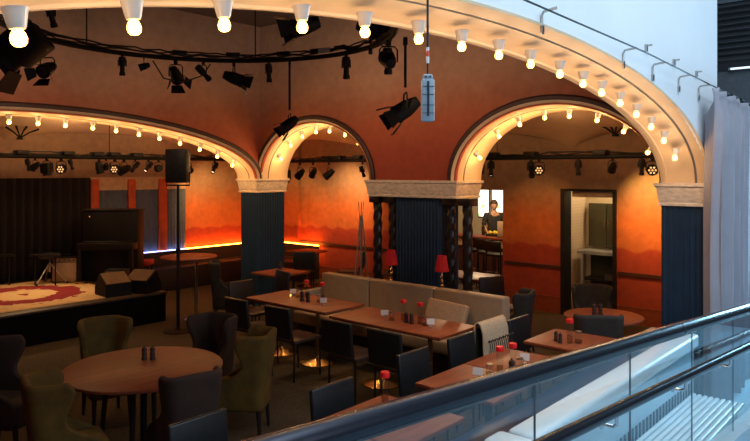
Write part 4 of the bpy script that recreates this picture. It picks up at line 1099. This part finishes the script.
t = thing('drum_stool', 'round drum stool on a splayed tripod at the back of the stage rug', 'stool', (-11.72, 4.98, ZST+.012))
mb = MB(); mb.lathe([(0, .44), (.16, .44), (.175, .46), (.175, .5), (.15, .52), (0, .52)], 24); mb.build('seat', M['leather'], t)
mb = MB(); mb.tube([(0, 0, .2), (0, 0, .45)], .018, 8); mb.build('column', M['chrome'], t)
for q in range(3):
    a = .9+q*2*PI/3; mb = MB(); mb.tube([(0, 0, .36), (.28*math.cos(a), .28*math.sin(a), .015)], .014, 6); l = mb.build('leg', M['steel'], t)
    mb = MB(); mb.sphere((.28*math.cos(a), .28*math.sin(a), .02), .02, 8); mb.build('rubber_foot', M['black'], l)
t = thing('keyboard_stand', 'low black keyboard bar on thin legs behind the drum stool', 'stand', (-11.93, 4.6, ZST), .75)
for x0, x1 in ((-.62, -.12), (.15, .65)):
    mb = MB(); mb.rbox(x0, x1, -.05, .05, .5, .54, .01); b_ = mb.build('bar', M['gunmetal'], t)
    for x in (x0+.08, x1-.08):
        mb = MB(); mb.tube([(x, 0, .51), (x, 0, .0)], .012, 6); mb.build('leg', M['black'], b_)
t = thing('piano_stool', 'low stool with a red padded seat, right of the piano', 'stool', (-11.35, 6.45, 0), .75)
mb = MB(); mb.rbox(-.22, .22, -.17, .17, .68, .78, .025); mb.build('seat', M['redseat'], t)
for x, y in ((-.18, -.13), (.18, -.13), (.18, .13), (-.18, .13)):
    mb = MB(); mb.tube([(x, y, 0), (x, y, .69)], .015, 6); mb.build('leg', M['black'], t)
mb = MB(); mb.tube([(.09*(1+.25*math.sin(i*.37))*math.cos(i*.45), .09*(1+.25*math.sin(i*.37))*math.sin(i*.45), .012+.0012*i) for i in range(40)], .009, 5)
o = mb.build('coiled_cable', M['brass'], loc=(-11.35, 5.35, ZST)); tag(o, 'yellowish coiled cable on the stage floor before the piano', 'cable')

# ------------------------------------------------------------------ bar through the opening
t = thing('bar_counter', 'bar counter with a tan front, seen through the opening beside the wide pillar', 'counter', (-7.8, 12.9, 0))
mb = MB(); mb.rbox(-1.9, 2.2, -.05, .5, .9, .95, .01); mb.build('worktop', M['table'], t)
mb = MB(); mb.box(-1.85, 2.15, .0, .45, 0, .9); mb.build('front', M['table_edge'], t, smooth=False)
mb = MB(); mb.box(-1.85, 2.15, -.02, .0, .72, .88); mb.build('fascia', M['beigepanel'], t, smooth=False)
mb = MB(); mb.rbox(-.42, .3, -.1, .1, 0, .03, .008); o = mb.build('fruit_tray', M['gunmetal'], loc=(-7.6, 13.15, .95)); tag(o, 'dark tray of lemons on the bar counter', 'tray')
lem = None
for i in range(8):
    lb = 'yellow lemon on the bar tray'
    if lem is None:
        mb = MB(); mb.sphere((0, 0, .045), .045, 12, (1.2, 1, 1)); lem = mb.build('lemon', M['lemon']); tag(lem, lb, 'fruit', 'lemons on the bar tray'); q = lem
    else: q = dup(lem, lb)
    q.location = (-7.95+i*.09, 13.15+.03*(i % 2), .98); q.rotation_euler = (0, 0, i*1.3)
t = thing('menu_stand', 'upright tan menu board standing on the bar counter', 'menu', (-7.52, 12.98, .95), .7)
mb = MB(); mb.rbox(-.13, .13, -.01, .01, .01, .36, .004); mb.build('board', M['cushion'], t)
mb = MB(); mb.box(-.13, .13, -.05, .05, 0, .012); mb.build('foot', M['gunmetal'], t, smooth=False)
for (u0, u1, lb) in ((-9.15, -8.85, 'backlit menu panel on the bar wall, left one'), (-8.75, -8.38, 'backlit menu panel with green blotches on the bar wall, right one')):
    t = thing('menu_screen', lb, 'screen', ((u0+u1)/2, 14.58, 1.25)); w = (u1-u0)/2
    mb = MB(); mb.rbox(-w-.02, w+.02, -.02, .02, 0, .74, .006); mb.build('frame', M['gunmetal'], t)
    mb = MB(); mb.box(-w, w, -.024, -.02, .02, .72); mb.build('panel', M['screen'], t, smooth=False)
st = None
for x, y, lb in ((-7.05, 11.95, 'dark bar stool, nearest the twisted column'), (-7.4, 12.15, 'dark bar stool in the middle of the bar opening'), (-7.88, 12.35, 'dark bar stool at the right side of the bar opening')):
    if st is None:
        st = thing('bar_stool', lb, 'stool', (x, y, 0), 0, 'bar stools')
        mb = MB(); mb.rbox(-.19, .19, -.19, .19, .68, .74, .02); mb.build('seat', M['leather'], st)
        mb = MB(); mb.rbox(-.19, .19, -.21, -.18, .78, 1.0, .01); mb.build('backrest', M['leather'], st)
        for px, py in ((-.16, -.17), (.16, -.17), (.16, .16), (-.16, .16)):
            mb = MB(); mb.tube([(px*1.15, py*1.15, 0), (px, py, .69 if py > 0 else .8)], .013, 6); mb.build('leg', M['black'], st)
        mb = MB(); mb.tube([(-.17, -.18, .28), (.17, -.18, .28), (.17, .17, .28), (-.17, .17, .28)], .009, 6, closed=True); mb.build('footrest', M['chrome'], st)
    else: dup(st, lb, (x, y, 0), .2)
bt = None
for i in range(7):
    lb = ['dark bottle on the bar counter, behind the twisted column', 'dark bottle on the bar counter, second from the twisted column', 'dark bottle on the bar counter, third from the twisted column', 'dark bottle on the bar counter beside the lemon tray left end', 'dark bottle on the back of the bar beside the barman', 'dark bottle on the bar, right of the barman', 'dark bottle at the right end of the visible bar'][i]
    if bt is None:
        bt = thing('bar_bottle', lb, 'bottle', (0, 0, 0), 0, 'bottles on the bar'); mb = MB(); mb.lathe([(0, 0), (.038, 0), (.04, .01), (.04, .17), (.016, .22), (.015, .29), (0, .29)], 14); mb.build('glass', M['soy'], bt)
        mb = MB(); mb.lathe([(0, .29), (.018, .29), (.018, .315), (0, .316)], 10); mb.build('stopper', M['brass'], bt); q = bt
    else: q = dup(bt, lb)
    q.location = ((-8.9, 13.2, .95), (-8.75, 13.3, .95), (-8.6, 13.2, .95), (-8.2, 13.25, .95), (-8.08, 13.3, .95), (-7.2, 13.2, .95), (-7.05, 13.2, .95))[i]

# barman
def person(label, loc, rz):
    t = thing('person', label, 'person', loc, rz)
    J = {'pel': (0, 0, .93, .13), 'bel': (0, .01, 1.08, .125), 'chest': (0, .0, 1.3, .14), 'nk': (0, .0, 1.47, .06), 'hd0': (0, -.02, 1.54, .055),
         'sl': (-.19, 0, 1.40, .055), 'el': (-.25, -.03, 1.13, .043), 'wl': (-.2, -.24, 1.02, .03), 'sr': (.19, 0, 1.40, .055), 'er': (.26, -.02, 1.13, .043), 'wr': (.18, -.24, 1.02, .03),
         'hl': (-.1, 0, .88, .095), 'kl': (-.11, -.02, .48, .06), 'al': (-.11, .02, .09, .042), 'tl': (-.12, -.13, .04, .035),
         'hr': (.1, 0, .88, .095), 'kr': (.11, -.02, .48, .06), 'ar': (.11, .02, .09, .042), 'tr': (.12, -.13, .04, .035)}
    for s, sg in (('l', -1), ('r', 1)):
        wx, wy, wz, _ = J['w'+s]
        J['p'+s] = (wx, wy-.07, wz-.01, .032)
        for f in range(4):
            dx = -.03+.02*f; J['f%d%s' % (f, s)] = (wx+dx*1.2, wy-.12, wz-.012, .009); J['g%d%s' % (f, s)] = (wx+dx*1.3, wy-.15-.01*(f in (1, 2)), wz-.035, .008)
        J['h1'+s] = (wx-sg*.045, wy-.06, wz-.015, .011); J['h2'+s] = (wx-sg*.05, wy-.1, wz-.03, .009)
    E = [('pel', 'bel'), ('bel', 'chest'), ('chest', 'nk'), ('nk', 'hd0')]
    for s in 'lr':
        E += [('chest', 's'+s), ('s'+s, 'e'+s), ('e'+s, 'w'+s), ('w'+s, 'p'+s), ('pel', 'h'+s), ('h'+s, 'k'+s), ('k'+s, 'a'+s), ('a'+s, 't'+s), ('w'+s, 'h1'+s), ('h1'+s, 'h2'+s)]
        for f in range(4): E += [('p'+s, 'f%d%s' % (f, s)), ('f%d%s' % (f, s), 'g%d%s' % (f, s))]
    def skin(name, keys, m, grow, parent, edges):
        keys = list(keys); me = bpy.data.meshes.new(name)
        me.from_pydata([J[k][:3] for k in keys], [(keys.index(a), keys.index(b)) for a, b in edges if a in keys and b in keys], [])
        me.materials.append(m); o = bpy.data.objects.new(name, me); COL.objects.link(o); o.parent = parent
        o.modifiers.new('skin', 'SKIN'); ss = o.modifiers.new('ss', 'SUBSURF'); ss.levels = 2; ss.render_levels = 2
        for k, sv in zip(keys, me.skin_vertices[0].data):
            sv.radius = (J[k][3]+grow,)*2
        me.skin_vertices[0].data[0].use_root = True
        return o
    skin('body', J, M['skin'], 0, t, E)
    # head with face, joined by the neck
    mb = MB(T(0, -.03, 1.62) @ R(.12, 'X'))
    n = 20; vs = []; fs = []; rows = 16
    for i in range(rows+1):
        ph = PI*i/rows
        for j in range(n):
            a = 2*PI*j/n; x = .074*math.sin(ph)*math.sin(a); y = -.095*math.sin(ph)*math.cos(a); z = -.118*math.cos(ph)
            if z < 0: x *= 1-.25*(-z/.118); y = y*(1-.12*(-z/.118))-.012*(-z/.118)
            fr = max(0, math.cos(a))*math.sin(ph)
            g = lambda zz, w: math.exp(-((z-zz)/w)**2)
            y -= .022*max(0, 1-abs(x)/.018)*g(-.025, .022)*(fr > 0)
            y += .008*g(.01, .014)*max(0, 1-abs(abs(x)-.03)/.02)*(fr > 0)
            y -= .004*g(-.065, .009)*max(0, 1-abs(x)/.03)*(fr > 0)
            vs.append((x, y, z))
    for i in range(rows):
        for j in range(n): fs.append((i*n+j, i*n+(j+1) % n, (i+1)*n+(j+1) % n, (i+1)*n+j))
    mb.add(vs, fs)
    for s in (-1, 1): mb.sphere((s*.075, .005, -.005), .024, 10, (.35, .7, 1.2))
    h = mb.build('head', M['skin'], t, ang=80)
    mb = MB(T(0, -.03, 1.62) @ R(.12, 'X'))
    for s in (-1, 1): mb.sphere((s*.03, -.082, .008), .009, 8)
    mb.build('eyes', M['black'], h)
    mb = MB(T(0, -.02, 1.635) @ R(.12, 'X')); vs = []; fs = []
    for i in range(8):
        ph = PI/2*i/7*1.15
        for j in range(n):
            a = 2*PI*j/n; k = 1 if math.cos(a) < .3 else .7
            p_ = ph*k; vs.append((.081*math.sin(p_)*math.sin(a), -.1*math.sin(p_)*math.cos(a), .112*math.cos(p_)))
    for i in range(7):
        for j in range(n): fs.append((i*n+j, i*n+(j+1) % n, (i+1)*n+(j+1) % n, (i+1)*n+j))
    mb.add(vs, fs); o = mb.build('hair', M['hair'], h, ang=80); so = o.modifiers.new('t', 'SOLIDIFY'); so.thickness = .012; so.offset = 1
    skin('shirt', ['pel', 'bel', 'chest', 'sl', 'el', 'sr', 'er'], M['shirt'], .016, t, E)
    skin('trousers', ['pel', 'hl', 'kl', 'al', 'hr', 'kr', 'ar'], M['shirt'], .02, t, E)
    mb = MB()
    for s in (-1, 1): mb.rbox(s*.115-.05, s*.115+.05, -.2, .08, 0, .085, .03, 3)
    mb.build('shoes', M['black'], t)
person('barman in a black shirt behind the bar counter, leaning on it with both hands', (-8.14, 13.62, 0), .75)

# ------------------------------------------------------------------ parapet, white shapes built for glass reflections, and balustrade
t = thing('parapet', 'low glossy navy parapet along the foot of the large arch', 'parapet', (-2.3, 3.4, 0))
mb = MB(); mb.rbox(-.11, .12, -3.0, 3.0, 0, .7, .008); mb.build('wall_panel', M['navy_gloss'], t)
t = thing('low_stool', 'beige upholstered block at the right end of the navy parapet', 'seat', (-2.2, 6.78, 0), 0)
mb = MB(); mb.rbox(-.18, .25, -.28, .32, .08, .8, .03, 3); mb.build('cover', M['bench'], t)
mb = MB(); mb.box(-.17, .22, -.27, .27, 0, .09); mb.build('plinth', M['banquette'], t, smooth=False)
t = thing('slotted_reflection', 'long white slotted shape standing in for a reflection in the balustrade glass', 'bench', (-1.85, 4.6, 0))  # solid stand-in for the pale bands reflected in the glass
mb = MB(); mb.rbox(-.1, .09, -1.2, 1.95, .8, .92, .03, 3); mb.build('top', M['white_lacquer'], t)
mb = MB(); mb.box(-.07, .05, -1.15, 1.9, .0, .84); mb.build('panel', M['shoe'], t, smooth=False)
mb = MB()
for i in range(39):
    y = -1.1+i*.077; mb.box(.049, .056, y, y+.03, .36, .5)
mb.build('slots', M['slot'], t, smooth=False)
t = thing('slatted_reflection', 'white slatted shape near the curtain, standing in for a reflection in the glass', 'bench', (-1.55, 5.1, 0))  # reflected white slats, built as a solid behind the glass
for i in range(9):
    x = -.2+i*.047; mb = MB(); mb.rbox(x, x+.036, -1.2, 1.2, .41, .45, .012, 2); mb.build('slat', M['white_lacquer'], t)
for y in (-1.0, 0, 1.0):
    mb = MB(); mb.box(-.18, .2, y-.03, y+.03, .37, .41); mb.box(-.18, -.12, y-.03, y+.03, 0, .37); mb.box(.14, .2, y-.03, y+.03, 0, .37); mb.build('trestle', M['alu'], t, smooth=False)

t = thing('block_reflection', 'white block near the bottom edge, standing in for a reflection in the glass', 'seat', (-1.65, 3.15, 0))  # block added to imitate a white reflection in the glass
mb = MB(); mb.rbox(-.2, .2, -.18, .0, 0, 1.02, .03, 3); mb.build('backrest', M['white_lacquer'], t)
mb = MB(); mb.rbox(-.2, .2, .0, .2, 0, .85, .05, 3); mb.build('seat', M['white_lacquer'], t)
AR = -1.0
t = thing('balustrade', 'glass ramp balustrade with a dark round handrail across the lower right', 'railing', (AR, 3.0, 0))
I = T(-AR, -3.0, 0)
def zr(b, c): return c+K*b
mb = MB(I); mb.tube([(AR, -2.0, zr(-2, 1.93)), (AR, 10.0, zr(10, 1.93))], .034, 20); hr = mb.build('handrail', M['rail'], t)
for b_ in (3.37, 5.85):
    mb = MB(I); mb.tube([(AR, b_, zr(b_, 1.93)), (AR, b_+.012, zr(b_+.012, 1.93))], .0347, 20); mb.build('joint_ring', M['gunmetal'], hr)
seams = [-1.41, -.57, .25, 1.08, 1.92, 2.74, 3.59, 4.42, 5.26, 6.1, 6.94, 7.78]
for a, b_ in zip(seams, seams[1:]):
    a += .002; b_ -= .002
    vs = [(x, y, zr(y, c)) for x in (AR-.002, AR+.002) for y, c in ((a, 1.15), (b_, 1.15), (b_, 1.925), (a, 1.925))]
    mb = MB(I); mb.add(vs, [(3, 2, 1, 0), (4, 5, 6, 7), (0, 1, 5, 4), (1, 2, 6, 5), (2, 3, 7, 6), (3, 0, 4, 7)])
    gp = mb.build('glass_pane', M['rail_glass'], t, smooth=False)
    b2 = b_+.002
    mb = MB(I); mb.add([(x, y, zr(y, c)) for x in (AR-.0025, AR+.0025) for y, c in ((b2-.003, 1.2), (b2+.003, 1.2), (b2+.003, 1.9), (b2-.003, 1.9))], [(3, 2, 1, 0), (4, 5, 6, 7), (0, 1, 5, 4), (1, 2, 6, 5), (2, 3, 7, 6), (3, 0, 4, 7)])
    mb.build('seal', M['slot'], gp, smooth=False)
vs = [(x, y, zr(y, c)) for c in (1.09, 1.225) for y in (-2, 10) for x in (AR-.05, AR+.05)]
mb = MB(I); mb.add(vs, [(0, 2, 3, 1), (4, 5, 7, 6), (0, 1, 5, 4), (2, 6, 7, 3), (0, 4, 6, 2), (1, 3, 7, 5)]); mb.build('base_shoe', M['shoe'], t, smooth=False)
AL = -.935
mb = MB(I); mb.tube([(AL, -2, zr(-2, 1.735)), (AL, 10, zr(10, 1.735))], .024, 16); lr = mb.build('lower_handrail', M['rail'], t)
for b_ in (-.05, .78, 1.6, 2.43, 3.26, 4.08, 4.9, 5.7):
    z = zr(b_, 1.735)
    mb = MB(I); mb.tube([(AR+.006, b_, z-.065), (AL-.012, b_, z-.065), (AL, b_, z-.055), (AL, b_, z-.02)], .007, 8); mb.lathe([(.02, 0), (.02, .006), (0, .006)], 12, T(AR+.006, b_, z-.065) @ R(PI/2, 'Y')); mb.build('bracket', M['chrome'], lr)

# ------------------------------------------------------------------ light
def lamp(name, typ, loc, energy, col, aim=None, **kw):
    d = bpy.data.lights.new(name, typ); d.energy = energy; d.color = col
    for k, v in kw.items(): setattr(d, k, v)
    o = bpy.data.objects.new(name, d); COL.objects.link(o); o.location = loc
    if aim is not None: o.rotation_euler = (Vector(aim)-Vector(loc)).to_track_quat('-Z', 'Y').to_euler()
    return o
WARM = (1., .62, .32)
for g, big in GLOW: lamp('bulb_light', 'POINT', g, 2.5 if big else 4.8, (1., .6, .3) if big else (1., .54, .2), shadow_soft_size=.025)
# daylight from the atrium roof
lamp('skylight', 'AREA', (1.4, 3.5, 8.5), 820, (.66, .84, 1.), (1.4, 3.5, 0), shape='RECTANGLE', size=6, size_y=9)
lamp('atrium_window', 'AREA', (5.5, 4.2, 5.0), 200, (.72, .86, 1.), (-1.8, 4.6, 3.0), shape='RECTANGLE', size=7, size_y=4)
lamp('strip_fill', 'AREA', (-1.3, 10.3, 1.7), 140, (.36, .73, 1.), (-1.55, 4.5, .5), shape='RECTANGLE', size=.8, size_y=1.8)  # added fill to brighten the strip behind the glass, no window there
def sp(loc, aim, e, ang=50, blend=.8, col=WARM, r=.05): lamp('spot_or_fill', 'SPOT', loc, e, col, aim, spot_size=math.radians(ang), spot_blend=blend, shadow_soft_size=r)
# ring lamps aimed at the tables
sp((-6.9, 2.2, 3.4), (-5.2, 3.0, .7), 36, 75)
sp((-6.9, 5.3, 3.45), (-6.3, 5.9, .75), 90, 50)
sp((-4.9, 5.6, 3.5), (-4.6, 5.8, .75), 90, 55)
sp((-4.3, 4.9, 3.4), (-2.9, 5.0, .7), 110, 75)
sp((-4.3, 5.2, 3.5), (-3.0, 7.4, .7), 50, 55)
sp((-7.4, 5.0, 3.5), (-8.5, 7.3, .7), 60, 50)
# ring lamps washing the painted walls
for x, y, ax, ay, e in ((-6.6, 5.7, -7.6, 7.7, 60), (-4.8, 5.6, -4.6, 7.7, 60), (-7.5, 4.9, -9.42, 6.0, 55), (-7.6, 3.6, -9.42, 3.0, 55), (-5.6, 5.9, -6.0, 7.7, 30)):
    sp((x, y, 3.5), (ax, ay, 3.45), e, 130, 1., (1, .66, .42), .15)
# stage bar lamps, then added vault uplights
sp((-11.3, 4.6, 2.2), (-11.0, 4.0, .47), 85, 110, .9, (1, .66, .34))
sp((-11.3, 5.75, 2.2), (-11.2, 5.0, .47), 26, 80, .9)
for x, y, ax, ay in ((-11.0, 2.9, -11.4, 2.9), (-11.0, 5.2, -11.4, 5.2), (-11.0, 7.2, -11.4, 7.2), (-9.3, 9.2, -9.3, 9.8), (-6.9, 9.2, -6.9, 9.8), (-4.4, 9.2, -4.4, 9.8)):  # added uplights without fixtures, to brighten the vaults
    sp((x, y, 2.86), (ax, ay, 3.5), 42 if x < -10 else 6, 170, 1., (1, .6, .3), .1)
# wall washers on the bar behind the arches
sp((-9.5, 9.5, 2.55), (-9.9, 10.6, 1.75), 220, 84, 1., (1, .55, .22))
sp((-10.7, 9.5, 2.55), (-11.5, 10.6, 1.5), 70, 90, 1., (1, .5, .16))
sp((-3.5, 9.6, 2.6), (-3.4, 10.6, 1.75), 260, 75, 1., (1, .55, .16))
sp((-5.2, 9.5, 2.5), (-5.4, 10.6, 1.4), 34, 85, 1., (1, .45, .12))
sp((-11.4, 8.1, 2.5), (-12.6, 8.9, 1.65), 180, 84, 1., (1, .52, .18))
lamp('bar_pendant', 'POINT', (-7.6, 12.4, 2.4), 130, (1, .72, .42), shadow_soft_size=.1)
lamp('service_lamp', 'POINT', (-4.2, 11.1, 2.5), 28, (1, .75, .45), shadow_soft_size=.1)

w = bpy.data.worlds.new('World'); sc.world = w; w.use_nodes = True
w.node_tree.nodes['Background'].inputs[0].default_value = (.45, .68, 1., 1)
w.node_tree.nodes['Background'].inputs[1].default_value = .22

cd = bpy.data.cameras.new('Camera'); cam = bpy.data.objects.new('Camera', cd); COL.objects.link(cam)
cd.sensor_width = 36; cd.lens = 36*667/750
cam.location = (0, 0, 2.4); cam.rotation_euler = (PI/2, 0, math.atan2(.6557, .755))
cd.shift_y = (172-220.5)/750
cd.clip_start = .02; cd.clip_end = 200
sc.camera = cam
sc.view_settings.view_transform = 'Standard'; sc.view_settings.look = 'None'; sc.view_settings.exposure = 0; sc.view_settings.gamma = 1
sc.cycles.max_bounces = 8; sc.cycles.transparent_max_bounces = 24
